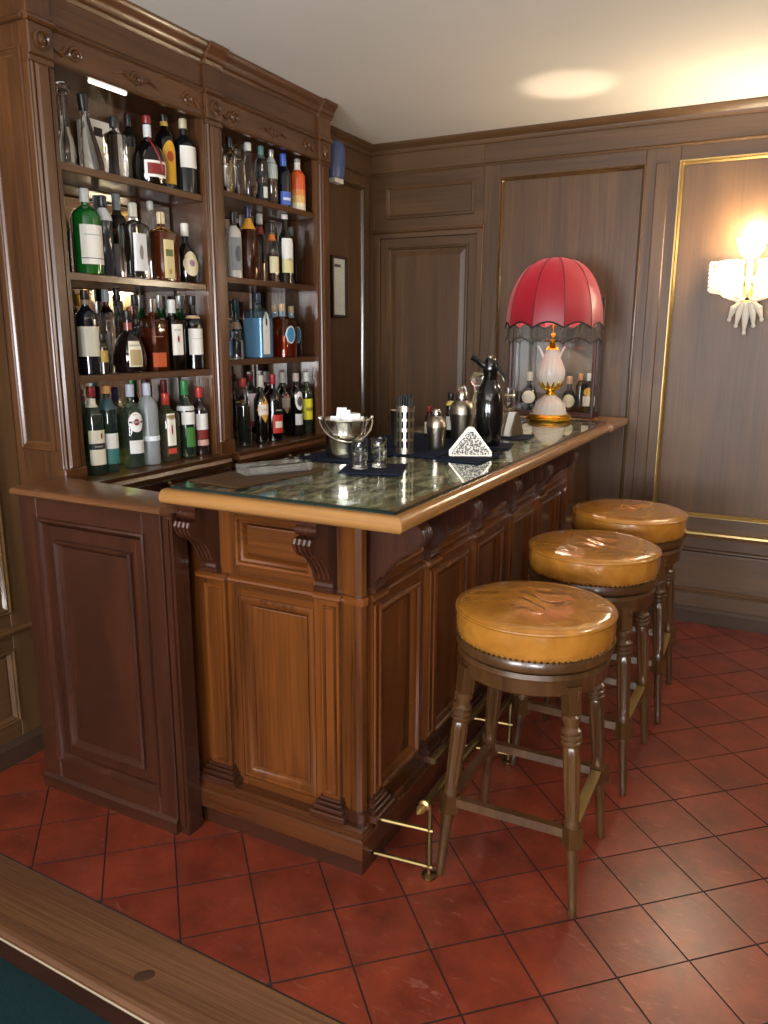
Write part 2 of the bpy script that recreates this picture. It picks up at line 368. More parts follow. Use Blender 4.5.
# ================================================================== SETTING
YW = 4.446; XL = -2.425; ZC = 2.663
def floor_tiles():
    base = MB().box(XL, XR, 1.24, YW + 0.02, -0.10, -0.003)
    fl = structure('floor', base, 'grout')
    o = Vector((-1.428, 1.458)); a = Vector((0.14806, -0.00409)); b = Vector((0.00265, 0.14499))
    e1 = (a + b); e2 = (a - b)
    g = 0.984
    def clip(poly, nx, ny, d):
        out = []
        for i in range(len(poly)):
            p, q = poly[i], poly[(i + 1) % len(poly)]; dp = p[0] * nx + p[1] * ny - d; dq = q[0] * nx + q[1] * ny - d
            if dp >= 0: out.append(p)
            if (dp >= 0) != (dq >= 0): t = dp / (dp - dq); out.append((p[0] + (q[0] - p[0]) * t, p[1] + (q[1] - p[1]) * t))
        return out
    def tilemesh(poly):
        cx = sum(p[0] for p in poly) / len(poly); cy = sum(p[1] for p in poly) / len(poly)
        mb = MB(); n = len(poly); vs = []
        def ins(k): return [(cx + (p[0] - cx) * k, cy + (p[1] - cy) * k) for p in poly]
        for k, z in ((1, -0.008), (1, -0.0012), (0.992, 0.0)): vs += [(p[0] - cx, p[1] - cy, z) for p in ins(k)]
        fs = [tuple(range(2 * n, 3 * n))]
        for l in range(2):
            for i in range(n): j = (i + 1) % n; fs.append((l * n + i, l * n + j, l * n + n + j, l * n + n + i))
        return mb.add(vs, fs), cx, cy
    def two_tone(o):
        o.data.materials.append(MAT['grout'])      # unglazed clay edge, dark with old grout
        for p in o.data.polygons: p.material_index = 0 if p.index == 0 else 1
        return o
    full = None; cnt = 0
    # solid footprints where no tile shows
    def hidden(cx, cy): return (-1.55 < cx < -1.2 and cy > 2.0) or (cx < -1.6 and cy > 1.95) or cx > 1.6
    for i in range(-14, 26):
        for j in range(-14, 26):
            c = o + e1 * (i * 0.5) + e2 * (j * 0.5) if False else o + e1 * i + e2 * j + a
            h1 = e1 * 0.5; h2 = e2 * 0.5
            poly = [c + (h1 + h2) * g, c + (h1 - h2) * g, c - (h1 + h2) * g, c + (h2 - h1) * g]
            poly = [(p.x, p.y) for p in poly]
            if not (XL - 0.2 < c.x < XR and 1.0 < c.y < YW + 0.2) or hidden(c.x, c.y): continue
            q = clip(poly, 0.027, 1.0, 1.262 + 0.0045); q = clip(q, 0, -1, -YW + 0.012) if q else q; q = clip(q, 1, 0, XL + 0.012) if q else q
            if len(q) < 3: continue
            area2 = abs(sum(q[k][0] * q[(k + 1) % len(q)][1] - q[(k + 1) % len(q)][0] * q[k][1] for k in range(len(q))))
            if area2 < 0.002: continue
            if q == poly:
                if full is None: m0, cx, cy = tilemesh(poly); t = two_tone(m0.build('tile', 'terracotta', fl)); full = t.data
                else: t = bpy.data.objects.new('tile', full); COL.objects.link(t); t.parent = fl; cx, cy = c.x, c.y
            else:
                m0, cx, cy = tilemesh(q); t = two_tone(m0.build('tile', 'terracotta', fl))
            t.location = (cx, cy, random.uniform(-0.0003, 0.0004)); t.rotation_euler = (random.uniform(-1, 1) * 0.003, random.uniform(-1, 1) * 0.003, 0)
            cnt += 1
    return fl
floor_tiles()
# lower level: carpet, riser, worn wooden nosing
cf = structure('floor_carpet', MB().box(XL, XR, YR, 1.30, -0.24, -0.17), 'carpet')
st = MB()
def step_y(x): return 1.262 - 0.027 * x
pr = [(0.0, -0.001), (0.0, -0.034), (-0.185, -0.034), (-0.197, -0.030), (-0.203, -0.020), (-0.203, -0.012), (-0.196, -0.003), (-0.186, -0.001)]
st.prism(pr, lambda q: (XL, step_y(XL) + q[0], q[1]), lambda q: (XR, step_y(XR) + q[0], q[1]))
tr1 = structure('trim_1', st, 'step_wood')
lip = MB().prism([(-0.16, -0.034), (-0.16, -0.046), (-0.192, -0.046), (-0.194, -0.040), (-0.192, -0.034)], lambda q: (XL, step_y(XL) + q[0], q[1]), lambda q: (XR, step_y(XR) + q[0], q[1]))
lip.build('lip_strip', flat('b9a98c', 0.4), tr1)
knot = MB().lathe([(0.022, 0), (0.02, 0.0006), (0.012, 0.001)], 14, (-1.28, 1.175, -0.0012), lambda a, z: 1 + 0.25 * math.sin(2 * a))
knot.build('wood_knot', flat('3a2415', 0.6), tr1)
MB().prism([(-0.15, -0.046), (-0.15, -0.17), (-0.13, -0.17), (-0.13, -0.046)], lambda q: (XL, step_y(XL) + q[0], q[1]), lambda q: (XR, step_y(XR) + q[0], q[1])).build('riser', 'gate_wood_x', tr1)
ceil = structure('ceiling', MB().box(XL - 0.1, XR + 0.1, YR - 0.1, YW + 0.12, ZC, ZC + 0.1), 'ceiling_paint')
def crown(face, wall, u0, u1):
    mb = MB(); face.strip(mb, u0, u1, [(2.605, 0.0), (2.605, 0.03), (2.615, 0.036), (2.625, 0.038), (2.632, 0.046), (2.645, 0.060), (2.655, 0.066), (ZC - 0.001, 0.066), (ZC - 0.001, 0.0)])
    mb.build('cornice', 'wall_wood_' + ('x' if abs(face.U.x) > 0.5 else 'y'), wall, True, angle=25)
def panelled(face, wall, u0, u1, panels, gilts=(), zpan=(0.60, 2.42), zlow=(0.165, 0.425), extra_u=()):
    """panelling from u0 to u1: panels = list of (ua, ub); stiles fill between them"""
    ax = 'x' if abs(face.U.x) > 0.5 else 'y'; T = 0.016
    hz = 'wall_wood_' + ax; vt = 'wall_wood_z'
    edges = [u0] + [e for p in panels for e in p] + [u1]
    for k in range(0, len(edges), 2):
        a, b = edges[k], edges[k + 1]
        if b - a > 0.01:
            face.box(mb := MB(), a, b, 0.0, 2.498, 0, T, 0.002); mb.build('stile', vt, wall)
            if b - a > 0.13: face.box(mb := MB(), a + (b - a) * 0.3, b - (b - a) * 0.3, 0.62, 2.42, T, T + 0.007, 0.004); mb.build('stile_bead', vt, wall)
    for i, (a, b) in enumerate(panels):
        for (za, zb, nm) in ((zpan[1], 2.498, 'rail'), (zlow[1], zpan[0], 'rail'), (0.0, zlow[0], 'rail')):
            face.box(mb := MB(), a, b, za, zb, 0, T - 0.0015, 0.002); mb.build(nm, hz, wall)
        g = 'gilt' if i in gilts else 'moulding_wood'
        face.frame(mb := MB(), a - 0.004, b + 0.004, zpan[0] - 0.004, zpan[1] + 0.004, bolection(T + 0.012, 0.024, 0.001)); mb.build('panel_moulding', g, wall, True)
        face.frame(mb := MB(), a + 0.019, b - 0.019, zpan[0] + 0.019, zpan[1] - 0.019, [(0, 0.0005), (0.0, 0.003), (0.004, 0.004)], True); mb.build('panel', vt, wall)
        face.frame(mb := MB(), a - 0.002, b + 0.002, zlow[0], zlow[1], bolection(T + 0.006, 0.026, 0.001)); mb.build('panel_moulding', hz, wall, True)
        face.frame(mb := MB(), a + 0.028, b - 0.028, zlow[0] + 0.028, zlow[1] - 0.028, [(0, 0.0005), (0.0, 0.003), (0.004, 0.004)], True); mb.build('panel', hz, wall)
    face.box(mb := MB(), u0, u1, 2.498, 2.606, 0, T + 0.006, 0.002); mb.build('frieze', hz, wall)
    face.strip(mb := MB(), u0, u1, [(2.490, T), (2.490, T + 0.010), (2.498, T + 0.014), (2.506, T + 0.008), (2.506, T)]); mb.build('frieze_moulding', hz, wall)
    cr = MB(); face.strip(cr, u0, u1, [(0.488, T), (0.488, T + 0.012), (0.500, T + 0.020), (0.508, T + 0.026), (0.518, T + 0.024), (0.522, T + 0.010), (0.522, T)])
    cr.build('chair_rail', 'gilt' if gilts else hz, wall, True)
    bb = MB(); face.strip(bb, u0, u1, [(0.0, T), (0.0, T + 0.016), (0.070, T + 0.016), (0.082, T + 0.010), (0.090, T + 0.004), (0.090, T)])
    bb.build('skirting', 'skirting_wood', wall)
# back wall
wb = structure('wall_back', MB().box(XL - 0.1, XR + 0.1, YW + 0.016, YW + 0.116, -0.1, ZC), 'wall_wood_z')
FB = Face((0, YW + 0.016, 0), (1, 0, 0), (0, -1, 0))
panelled(FB, wb, -1.687, XR, [(-1.590, -0.803), (-0.635, 0.115), (0.285, 1.035), (1.205, 1.955)], gilts=(1, 2))
crown(FB, wb, XL, XR)
# frieze and stiles over and beside the door
FB.box(mb := MB(), XL, -1.687, 2.498, 2.606, 0, 0.022, 0.002); mb.build('frieze', 'wall_wood_x', wb)
FB.strip(mb := MB(), XL, -1.687, [(2.490, 0.016), (2.490, 0.026), (2.498, 0.030), (2.506, 0.024), (2.506, 0.016)]); mb.build('frieze_moulding', 'wall_wood_x', wb)
FB.box(mb := MB(), XL, -2.392, 0, 2.498, 0, 0.016, 0.002); mb.build('stile', 'wall_wood_z', wb)
FB.box(mb := MB(), -2.392, -1.687, 2.178, 2.498, 0, 0.014, 0.002); mb.build('overdoor_board', 'wall_wood_x', wb)
FB.frame(mb := MB(), -2.315, -1.742, 2.238, 2.425, [(0, 0.014)] + [(d, h + 0.012) for d, h in bolection(0.012, 0.026)] + [(0.03, 0.006)], True); mb.build('overdoor_panel', 'wall_wood_x', wb, True, angle=20)
# door
dr = MB(); FB.box(dr, -2.350, -1.722, 0.004, 2.128, 0, 0.006); door = structure('door_1', dr, 'wall_wood_z')
for (a, b, za, zb) in ((-2.350, -2.300, 0.004, 2.128), (-1.770, -1.722, 0.004, 2.128)): FB.box(mb := MB(), a, b, za, zb, 0.006, 0.018, 0.002); mb.build('door_stile', 'wall_wood_z', door)
for za, zb in ((0.004, 0.2), (0.86, 0.98), (2.078, 2.128)): FB.box(mb := MB(), -2.300, -1.770, za, zb, 0.006, 0.017, 0.002); mb.build('door_rail', 'wall_wood_x', door)
for za, zb in ((0.2, 0.86), (0.98, 2.078)):
    FB.frame(mb := MB(), -2.304, -1.766, za - 0.004, zb + 0.004, bolection(0.026, 0.028, 0.0065)); mb.build('panel_moulding', 'wall_wood_z', door, True)
    FB.frame(mb := MB(), -2.275, -1.795, za + 0.026, zb - 0.026, [(0, 0.006), (0, 0.008), (0.03, 0.014)], True); mb.build('door_panel', 'wall_wood_z', door)
cs = MB(); FB.box(cs, -2.392, -2.352, 0, 2.178, 0, 0.026, 0.004); cs.build('door_casing', 'wall_wood_z', door)
cs = MB(); FB.box(cs, -1.720, -1.680, 0, 2.178, 0, 0.030, 0.004); cs.build('door_casing', 'wall_wood_z', door)
cs = MB(); FB.strip(cs, -2.398, -1.674, [(2.130, 0.0), (2.130, 0.026), (2.155, 0.03), (2.162, 0.042), (2.176, 0.048), (2.186, 0.048), (2.186, 0.0)]); cs.build('door_casing', 'wall_wood_x', door)
# left wall
wl = structure('wall_left', MB().box(XL - 0.116, XL - 0.016, YR - 0.1, YW + 0.016, -0.24, ZC), 'wall_wood_z')
FL = Face((XL - 0.016, 0, 0), (0, 1, 0), (1, 0, 0))
panelled(FL, wl, 3.60, YW, [(3.69, 4.371)])
crown(FL, wl, 3.60, YW)
panelled(FL, wl, YR, 1.83, [(-2.5, -1.72), (-1.58, -0.72), (-0.58, 0.5), (0.64, 1.735)], zpan=(0.575, 2.40), zlow=(0.15, 0.435))
crown(FL, wl, YR, 1.83)
# right and rear walls, out of the photograph's frame
wr = structure('wall_right', MB().box(XR + 0.016, XR + 0.116, YR - 0.1, YW + 0.016, -0.24, ZC), 'wall_wood_z')
FR = Face((XR + 0.016, 0, 0), (0, 1, 0), (-1, 0, 0))
panelled(FR, wr, YR, YW, [(-2.4, -1.4), (-1.2, -0.2), (0.0, 1.0), (1.2, 2.2), (2.4, 3.4), (3.55, 4.3)])
crown(FR, wr, YR, YW)
we = MB(); xs = [XL - 0.1] + [e for w in WIN for e in w[:2]] + [XR + 0.1]
for k in range(0, len(xs), 2): we.box(xs[k], xs[k + 1], YR - 0.116, YR - 0.016, -0.24, ZC)
for (a, b, c, d) in WIN: we.box(a, b, YR - 0.116, YR - 0.016, -0.24, c); we.box(a, b, YR - 0.116, YR - 0.016, d, ZC)
structure('wall_rear', we, 'wall_wood_z')
for i, (a, b, c, d) in enumerate(WIN):
    w = MB(); FE = Face((0, YR - 0.09, 0), (1, 0, 0), (0, 1, 0))
    FE.frame(w, a, b, c, d, [(0, 0), (0, 0.03), (0.05, 0.03), (0.05, 0)]); w.box((a + b) / 2 - 0.025, (a + b) / 2 + 0.025, YR - 0.09, YR - 0.06, c, d)
    wo = structure('window_%d' % (i + 1), w, flat('d8d3c6', 0.5))
    for s in (0, 1):
        m = (a + b) / 2; MB().box((a + 0.05, m + 0.025)[s], (m - 0.025, b - 0.05)[s], YR - 0.082, YR - 0.078, c + 0.05, d - 0.05).build('pane', 'pane_glass', wo)
# unseen ceiling lamps, added out of frame to light the room
for i, (x, y) in enumerate(ADDED_CEIL_LAMPS):
    t = thing('added_ceiling_lamp', ('added unseen round flush ceiling lamp nearest the rear windows', 'added unseen round flush ceiling lamp in the middle of the room')[i], 'lamp', (x, y, ZC - 0.075), 'added ceiling lamps')
    MB().lathe([(0.17, -0.02), (0.18, -0.012), (0.18, 0.0)], 28, (x, y, ZC - 0.001)).build('rim', 'brass', t, True)
    MB().lathe([(0.02, -0.07), (0.09, -0.06), (0.14, -0.04), (0.165, -0.018)], 28, (x, y, ZC)).build('diffuser', 'added_fixture_lit', t, True)
    l = area('added_ceiling_light', (x, y, ZC - 0.09), (0, 0, 0), 0.3, 0.3, P_CEIL, (1.0, 0.90, 0.76)); l.data.shape = 'DISK'; l.parent = t; l.matrix_parent_inverse = Matrix.Translation(-Vector(t.location))

# ================================================================== BACK BAR CABINET
XP = -2.18     # pilaster face
YA, YB1, YB2, YC1, YC2, YD = 1.830, 1.917, 2.650, 2.745, 3.487, 3.590
SHELF_Z = [2.105, 1.757, 1.411, 1.045]
SHELF_ZR = [2.145, 1.797, 1.447, 1.045]
XM = -2.412    # mirror face
def cabinet():
    t = thing('back_bar_cabinet', 'tall walnut back bar cabinet with two mirrored shelf bays built against left wall', 'cabinet', (-2.3, 2.7, 0))
    F = Face((-2.2, 0, 0), (0, 1, 0), (1, 0, 0))       # n = 0 at x = -2.2
    # carcass sides and divider
    def board(nm, x0, x1, y0, y1, z0, z1, m): return MB().box(x0, x1, y0, y1, z0, z1).build(nm, m, t)
    board('side', XL, -2.2, YA, YA + 0.022, 0, 2.60, 'cab_wood_z')
    board('side', XL, -2.2, YD - 0.022, YD, 0, 2.60, 'cab_wood_z')
    board('divider', XL + 0.012, -2.2, YB2 + 0.02, YC1 - 0.02, 0, 2.60, 'cab_wood_z')
    board('back_board', XL, XL + 0.006, YA + 0.022, YD - 0.022, 0, 2.60, 'cab_wood_z')
    # moulded panel on the side that faces the room
    FS = Face((0, YA, 0), (1, 0, 0), (0, -1, 0))
    FS.frame(mb := MB(), XL + 0.035, -2.215, 1.16, 2.42, bolection(0.010, 0.026) + [(0.03, 0.001)]); mb.build('side_moulding', 'cab_wood_z', t, True)
    FS.box(mb := MB(), XL, -2.19, 2.485, 2.50, 0, 0.02, 0.004); mb.build('side_moulding', 'cab_wood_x', t)
    FS.strip(mb := MB(), XL, -2.16, [(2.60, 0), (2.60, 0.012), (2.625, 0.02), (2.65, 0.04), (2.661, 0.04), (2.661, 0)]); mb.build('side_cornice', 'cab_wood_x', t)
    for (ya, yb, SZ) in ((YB1, YB2, SHELF_Z), (YC1, YC2, SHELF_ZR)):
        MB().box(XL + 0.007, XM, ya - 0.01, yb + 0.01, 1.02, SZ[0] - 0.03).build('mirror', 'mirror', t, label='mirror at the back of a shelf bay')
        for z in SZ[:3]:
            mb = MB(); mb.box(XM + 0.001, -2.218, ya, yb, z - 0.022, z); sh = mb.build('shelf', 'cab_wood_y', t)
            FSH = Face((-2.218, 0, 0), (0, 1, 0), (1, 0, 0)); FSH.box(mb := MB(), ya, yb, z - 0.026, z + 0.001, 0, 0.008, 0.003); mb.build('front_edge', 'cab_wood_y', sh)
        MB().box(XM + 0.001, -2.15, ya - 0.02, yb + 0.02, 1.012, SHELF_Z[3]).build('bottom_shelf', 'cab_wood_y', t)
        Face((-2.15, 0, 0), (0, 1, 0), (1, 0, 0)).strip(mb := MB(), ya - 0.02, yb + 0.02, [(1.0, 0), (1.0, 0.006), (1.016, 0.012), (1.03, 0.006), (1.046, 0.010), (1.048, 0)]); mb.build('shelf_moulding', 'cab_wood_y', t, True)
        MB().box(XL + 0.007, -2.2, ya, yb, 2.40, 2.418).build('bay_top', 'cab_wood_y', t)
        # stiles inside the opening
        for y0, y1 in ((ya - 0.003, ya + 0.012), (yb - 0.012, yb + 0.003)): F.box(mb := MB(), y0, y1, 1.046, 2.40, -0.012, 0.004, 0.003); mb.build('stile', 'cab_wood_z', t)
        # carved valance
        F.box(mb := MB(), ya - 0.004, yb + 0.004, 2.395, 2.486, -0.02, 0.006, 0.002); va = mb.build('valance', 'cab_wood_y', t)
        F.strip(mb := MB(), ya, yb, [(2.388, -0.01), (2.388, 0.008), (2.394, 0.013), (2.402, 0.010), (2.404, 0.004), (2.404, -0.01)]); mb.build('valance_bead', 'cab_wood_y', va, True)
        for yc, s in ((ya + 0.085, 1), (yb - 0.085, -1), ((ya + yb) / 2, 0)):
            mb = MB(); pts = []
            for k in range(22):
                a = k / 21 * 3.4 * PI; r = 0.006 + 0.022 * (1 - k / 21)
                pts.append((-2.192, yc + s * 0.012 + r * math.cos(a) * (1 if s >= 0 else -1), 2.437 + r * math.sin(a) * 0.85))
            mb.tube(pts, [0.0065 - 0.003 * k / 21 for k in range(22)], 6)
            if s: mb.tube([(-2.193, yc - s * 0.02, 2.45), (-2.19, yc - s * 0.045, 2.425), (-2.193, yc - s * 0.07, 2.432)], [0.007, 0.009, 0.003], 6)
            else:
                for q in (-1, 1): mb.tube([(-2.193, yc + q * 0.02, 2.43), (-2.189, yc + q * 0.06, 2.447), (-2.193, yc + q * 0.11, 2.43)], [0.008, 0.006, 0.002], 6)
            mb.build('carved_scroll', 'cab_wood_y', va, True)
        # frieze board with mouldings
        F.box(mb := MB(), ya - 0.02, yb + 0.02, 2.50, 2.606, -0.02, 0.004, 0.0); mb.build('frieze', 'cab_wood_y', t)
        F.strip(mb := MB(), ya - 0.02, yb + 0.02, [(2.484, 0), (2.484, 0.014), (2.490, 0.020), (2.498, 0.017), (2.504, 0.010), (2.508, 0.004), (2.508, 0)]); mb.build('frieze_moulding', 'cab_wood_y', t, True)
        F.strip(mb := MB(), ya - 0.02, yb + 0.02, [(2.590, 0), (2.590, 0.008), (2.602, 0.012), (2.608, 0.022), (2.622, 0.024), (2.634, 0.034), (2.648, 0.046), (2.661, 0.048), (2.661, 0)]); mb.build('cornice', 'cab_wood_y', t, True)
    # pilasters with rosette blocks and broken-forward entablature
    for (y0, y1) in ((YA - 0.002, YB1), (YB2, YC1), (YC2, YD)):
        m = (y0 + y1) / 2; h = (y1 - y0) / 2
        F.box(mb := MB(), y0, y1, 1.02, 2.485, -0.03, 0.008, 0.003); pi = mb.build('pilaster', 'cab_wood_z', t)
        F.box(mb := MB(), y0 + 0.020, y1 - 0.020, 1.10, 2.372, 0.008, 0.022, 0.007); mb.build('pilaster_bead', 'cab_wood_z', pi)
        F.frame(mb := MB(), y0 + 0.008, y1 - 0.008, 1.08, 2.382, [(0, 0.008), (0.003, 0.014), (0.007, 0.014), (0.010, 0.008)]); mb.build('pilaster_moulding', 'cab_wood_z', pi)
        F.box(mb := MB(), y0 - 0.002, y1 + 0.002, 2.392, 2.484, -0.01, 0.022, 0.004); mb.build('rosette_block', 'cab_wood_z', pi)
        mb = MB(); R = Matrix.Translation((-2.178, m, 2.438)) @ Matrix.Rotation(PI / 2, 4, 'Y')
        mb.lathe([(0.030, 0), (0.030, 0.006), (0.024, 0.009), (0.020, 0.004), (0.014, 0.006), (0.010, 0.011), (0.002, 0.013)], 18).xf(R); mb.build('rosette', 'cab_wood_z', pi, True, angle=50)
        F.box(mb := MB(), y0 - 0.004, y1 + 0.004, 2.372, 2.392, -0.01, 0.018, 0.003); mb.build('capital', 'cab_wood_z', pi)
        F.strip(mb := MB(), y0 - 0.006, y1 + 0.006, [(2.484, 0), (2.484, 0.026), (2.490, 0.033), (2.498, 0.030), (2.504, 0.023), (2.508, 0.018), (2.508, 0)]); mb.build('entablature_moulding', 'cab_wood_y', pi)
        F.box(mb := MB(), y0 - 0.002, y1 + 0.002, 2.505, 2.60, -0.02, 0.018, 0.002); mb.build('entablature_block', 'cab_wood_z', pi)
        F.strip(mb := MB(), y0 - 0.006, y1 + 0.006, [(2.590, 0), (2.590, 0.022), (2.602, 0.026), (2.608, 0.035), (2.622, 0.037), (2.634, 0.047), (2.648, 0.058), (2.661, 0.060), (2.661, 0)]); mb.build('cornice_block', 'cab_wood_y', pi)
        F.box(mb := MB(), y0 - 0.004, y1 + 0.004, 1.02, 1.10, -0.01, 0.020, 0.004); mb.build('pilaster_base', 'cab_wood_z', pi)
    # cupboards under the bottles
    for (ya, yb) in ((YB1 - 0.06, 2.285), (2.285, YB2 + 0.045), (YC1 - 0.045, 3.115), (3.115, YC2 + 0.08)):
        MB().box(-2.40, -2.175, ya, yb, 0.08, 1.0).build('cupboard_body', 'cab_wood_y', t)
        FD = Face((-2.175, 0, 0), (0, 1, 0), (1, 0, 0)); FD.box(mb := MB(), ya + 0.006, yb - 0.006, 0.10, 0.985, 0, 0.016, 0.003); dd = mb.build('cupboard_door', 'gate_wood_z', t)
        FD.frame(mb := MB(), ya + 0.06, yb - 0.06, 0.17, 0.92, [(0, 0.016)] + [(d, 0.016 + h) for d, h in bolection(0.008, 0.022)] + [(0.03, 0.012)], True); mb.build('door_moulding', 'gate_wood_z', dd)
    for y in (2.27, 3.10):
        m = MB(); m.tube([(-2.160, y, 0.985), (-2.138, y, 0.985)], 0.004, 6); m.ball((-2.132, y, 0.985), 0.009); m.build('knob', 'old_brass', t, True)
    MB().box(-2.40, -2.21, YB1 - 0.05, YD - 0.03, 0, 0.08).build('toe_kick', 'rubber', t)
    # strip lamp behind the left valance
    s = MB().tube([(-2.215, 2.09, 2.386), (-2.215, 2.25, 2.386)], 0.008, 8).build('strip_lamp', 'strip_light', t, True, label='short lit strip lamp under the valance')
cabinet()

# ================================================================== BAR
BX0, BX1, BY0, BY1 = -1.575, -1.0, 1.78, YW - 0.046
ZU = 1.078   # underside of the bar top
def corbel(F, uc, parent, wood_m, depth_=0.115, w=0.058):
    """scroll bracket on face F, centred at uc"""
    d = depth_; z0 = 0.862; deep = d > 0.15
    prof = [(0, 0), (0.018, 0), (0.024, 0.008), (0.022, 0.018), (0.030, 0.036), (0.040, 0.060), (0.055, 0.084), (0.075, 0.106), (d - 0.018, 0.124), (d - 0.006, 0.138), (d, 0.154), (d - 0.006, 0.166), (d - 0.03, 0.168), (d - 0.042, 0.174), (d - 0.036, 0.186), (d - 0.026, 0.196), (d - 0.026, ZU - z0), (0, ZU - z0)]
    if deep: prof = [(0, 0), (0.022, 0), (0.028, 0.008), (0.024, 0.020), (.24 * d, 0.042), (.34 * d, 0.066), (.46 * d, 0.090), (.62 * d, 0.110), (.80 * d, 0.126), (.94 * d, 0.144), (d, 0.166), (.97 * d, 0.186), (.88 * d, 0.200), (.84 * d, ZU - z0), (0, ZU - z0)]
    mb = MB(); mb.prism(prof, lambda q: F.p(uc - w / 2, z0 + q[1], q[0]), lambda q: F.p(uc + w / 2, z0 + q[1], q[0])); c = mb.build('corbel', wood_m, parent)
    fl = MB()
    for k in (-1, -0.34, 0.34, 1):
        pts = [F.p(uc + k * (w / 2 - 0.007), z0 + q[1], q[0] + 0.001) for q in prof[4:12]]
        fl.tube(pts, 0.0055, 6)
    fl.build('fluting', wood_m, c, True)
    if not deep: sc = MB(); q = (d - 0.034, 0.186); sc.tube([F.p(uc - w / 2 - 0.004, z0 + q[1], q[0]), F.p(uc + w / 2 + 0.004, z0 + q[1], q[0])], 0.016, 12); sc.build('scroll', wood_m, c, True)
    F.box(mb := MB(), uc - w / 2 - 0.003, uc + w / 2 + 0.003, z0 - 0.010, z0 + 0.006, 0, 0.028, 0.003); mb.build('corbel_foot', wood_m, c)
    return c
def bar():
    t = thing('bar_counter', 'panelled walnut bar counter with carved corbels and stepped plinth', 'bar', (-1.3, 3.1, 0))
    # carcass is a shell: end wall, long wall, back wall
    RC = 0.022
    MB().box(BX0 - 0.085, BX1 - RC, BY0 + RC, BY0 + RC + 0.02, 0.07, ZU).build('end_board', 'bar_wood_z', t)
    MB().box(BX0 - 0.085, BX0 + 0.001, BY0 + 0.004, BY0 + RC, 0.0, ZU).build('scribe_strip', 'bar_wood_z', t)
    MB().box(BX1 - RC - 0.02, BX1 - RC, BY0 + RC + 0.02, BY1, 0.07, ZU).build('front_board', 'bar_wood_z', t)
    MB().box(BX0, BX0 + 0.02, BY0 + 0.03, BY1, 0.0, ZU).build('service_board', 'gate_wood_z', t)
    FE = Face((0, BY0, 0), (1, 0, 0), (0, -1, 0)); FX = Face((BX1, 0, 0), (0, 1, 0), (1, 0, 0))
    bay_e = [(-1.418, -1.157)]
    bay_x = [(1.890, 2.165), (2.288, 2.577), (2.672, 2.965), (3.075, 3.375), (3.495, 3.830)]
    pil_e = [(-1.545, -1.462), (-1.123, -1.063)]
    pil_x = [(1.815, 1.872), (2.195, 2.255), (2.595, 2.652), (2.993, 3.052), (3.405, 3.468)]
    for F, bays, pils, ax, ext in ((FE, bay_e, pil_e, 'x', (BX0, BX1)), (FX, bay_x, pil_x, 'y', (BY0 + 0.02, 3.98))):
        hz = 'bar_wood_' + ax
        e0, e1 = ext[0], (BX1 - 0.001 if F is FE else BY1)
        edges = [e0] + [e for p in bays for e in p] + [e1]
        for k in range(0, len(edges), 2): F.box(mb := MB(), edges[k], edges[k + 1], 0.07, ZU, -RC, 0, 0.002); mb.build('stile', 'bar_wood_z', t)
        for (a, b) in bays:
            for za, zb in ((0.07, 0.190), (0.785, 0.888), (1.032, ZU)): F.box(mb := MB(), a, b, za, zb, -RC, -0.001, 0.002); mb.build('rail', hz, t)
        for (a, b) in bays:
            # lower panel: recessed field framed by a rounded moulding
            F.frame(mb := MB(), a, b, 0.190, 0.785, [(-0.004, 0.0), (-0.004, 0.004), (0.003, 0.008), (0.010, 0.007), (0.014, -0.002), (0.020, -0.004), (0.026, -0.012), (0.033, -0.0215)]); p = mb.build('panel_moulding', 'bar_wood_z', t, True)
            F.frame(mb := MB(), a + 0.032, b - 0.032, 0.222, 0.753, [(0, -0.0215), (0, -0.017), (0.004, -0.016)], True); mb.build('panel', 'bar_wood_z', t)
            F.frame(mb := MB(), a, b, 0.888, 1.032, [(-0.006, 0.0), (-0.006, 0.008), (0.0, 0.012), (0.007, 0.010), (0.010, 0.000), (0.017, -0.003), (0.021, -0.011), (0.027, -0.0215)]); mb.build('drawer_moulding', hz, t, True)
            F.frame(mb := MB(), a + 0.027, b - 0.027, 0.915, 1.005, [(0, -0.0215), (0, -0.013), (0.004, -0.012)], True); mb.build('drawer_panel', hz, t)
        for (a, b) in pils:
            F.box(mb := MB(), a, b, 0.155, 0.832, 0, 0.018, 0.003); pl = mb.build('pilaster', 'bar_wood_z', t)
            F.frame(mb := MB(), a + 0.007, b - 0.007, 0.225, 0.815, [(0, 0.018), (0.003, 0.023), (0.008, 0.023), (0.012, 0.0175)]); mb.build('pilaster_moulding', 'bar_wood_z', pl)
            for k, (z0, z1, e) in enumerate(((0.155, 0.178, 0.030), (0.178, 0.192, 0.021), (0.192, 0.204, 0.013), (0.204, 0.214, 0.006))):
                F.box(mb := MB(), a - e, b + e, z0, z1, 0, 0.020 + e, 0.004); mb.build('pilaster_base', 'gate_wood_' + ax, pl)
            corbel(F, (a + b) / 2 - (0.0 if F is FX else 0.012), t, 'gate_wood_z', 0.13 if F is FE else 0.17, w=min(0.06, b - a))
        # astragal, with breaks over the pilasters
        F.strip(mb := MB(), ext[0], ext[1], [(0.830, 0), (0.830, 0.012), (0.836, 0.018), (0.843, 0.016), (0.849, 0.008), (0.852, 0)]); mb.build('astragal', hz, t)
        for (a, b) in pils: F.strip(mb := MB(), a - 0.014, b + 0.014, [(0.831, 0.0), (0.831, 0.026), (0.837, 0.034), (0.844, 0.031), (0.851, 0.022), (0.853, 0.0)]); mb.build('astragal_break', hz, t)
    # corner post, chamfered
    cx, cy = BX1, BY0
    po = [(cx - 0.052, cy - 0.004), (cx - 0.010, cy - 0.012), (cx + 0.006, cy - 0.006), (cx + 0.012, cy + 0.010), (cx + 0.004, cy + 0.030), (cx - 0.052, cy + 0.030)]
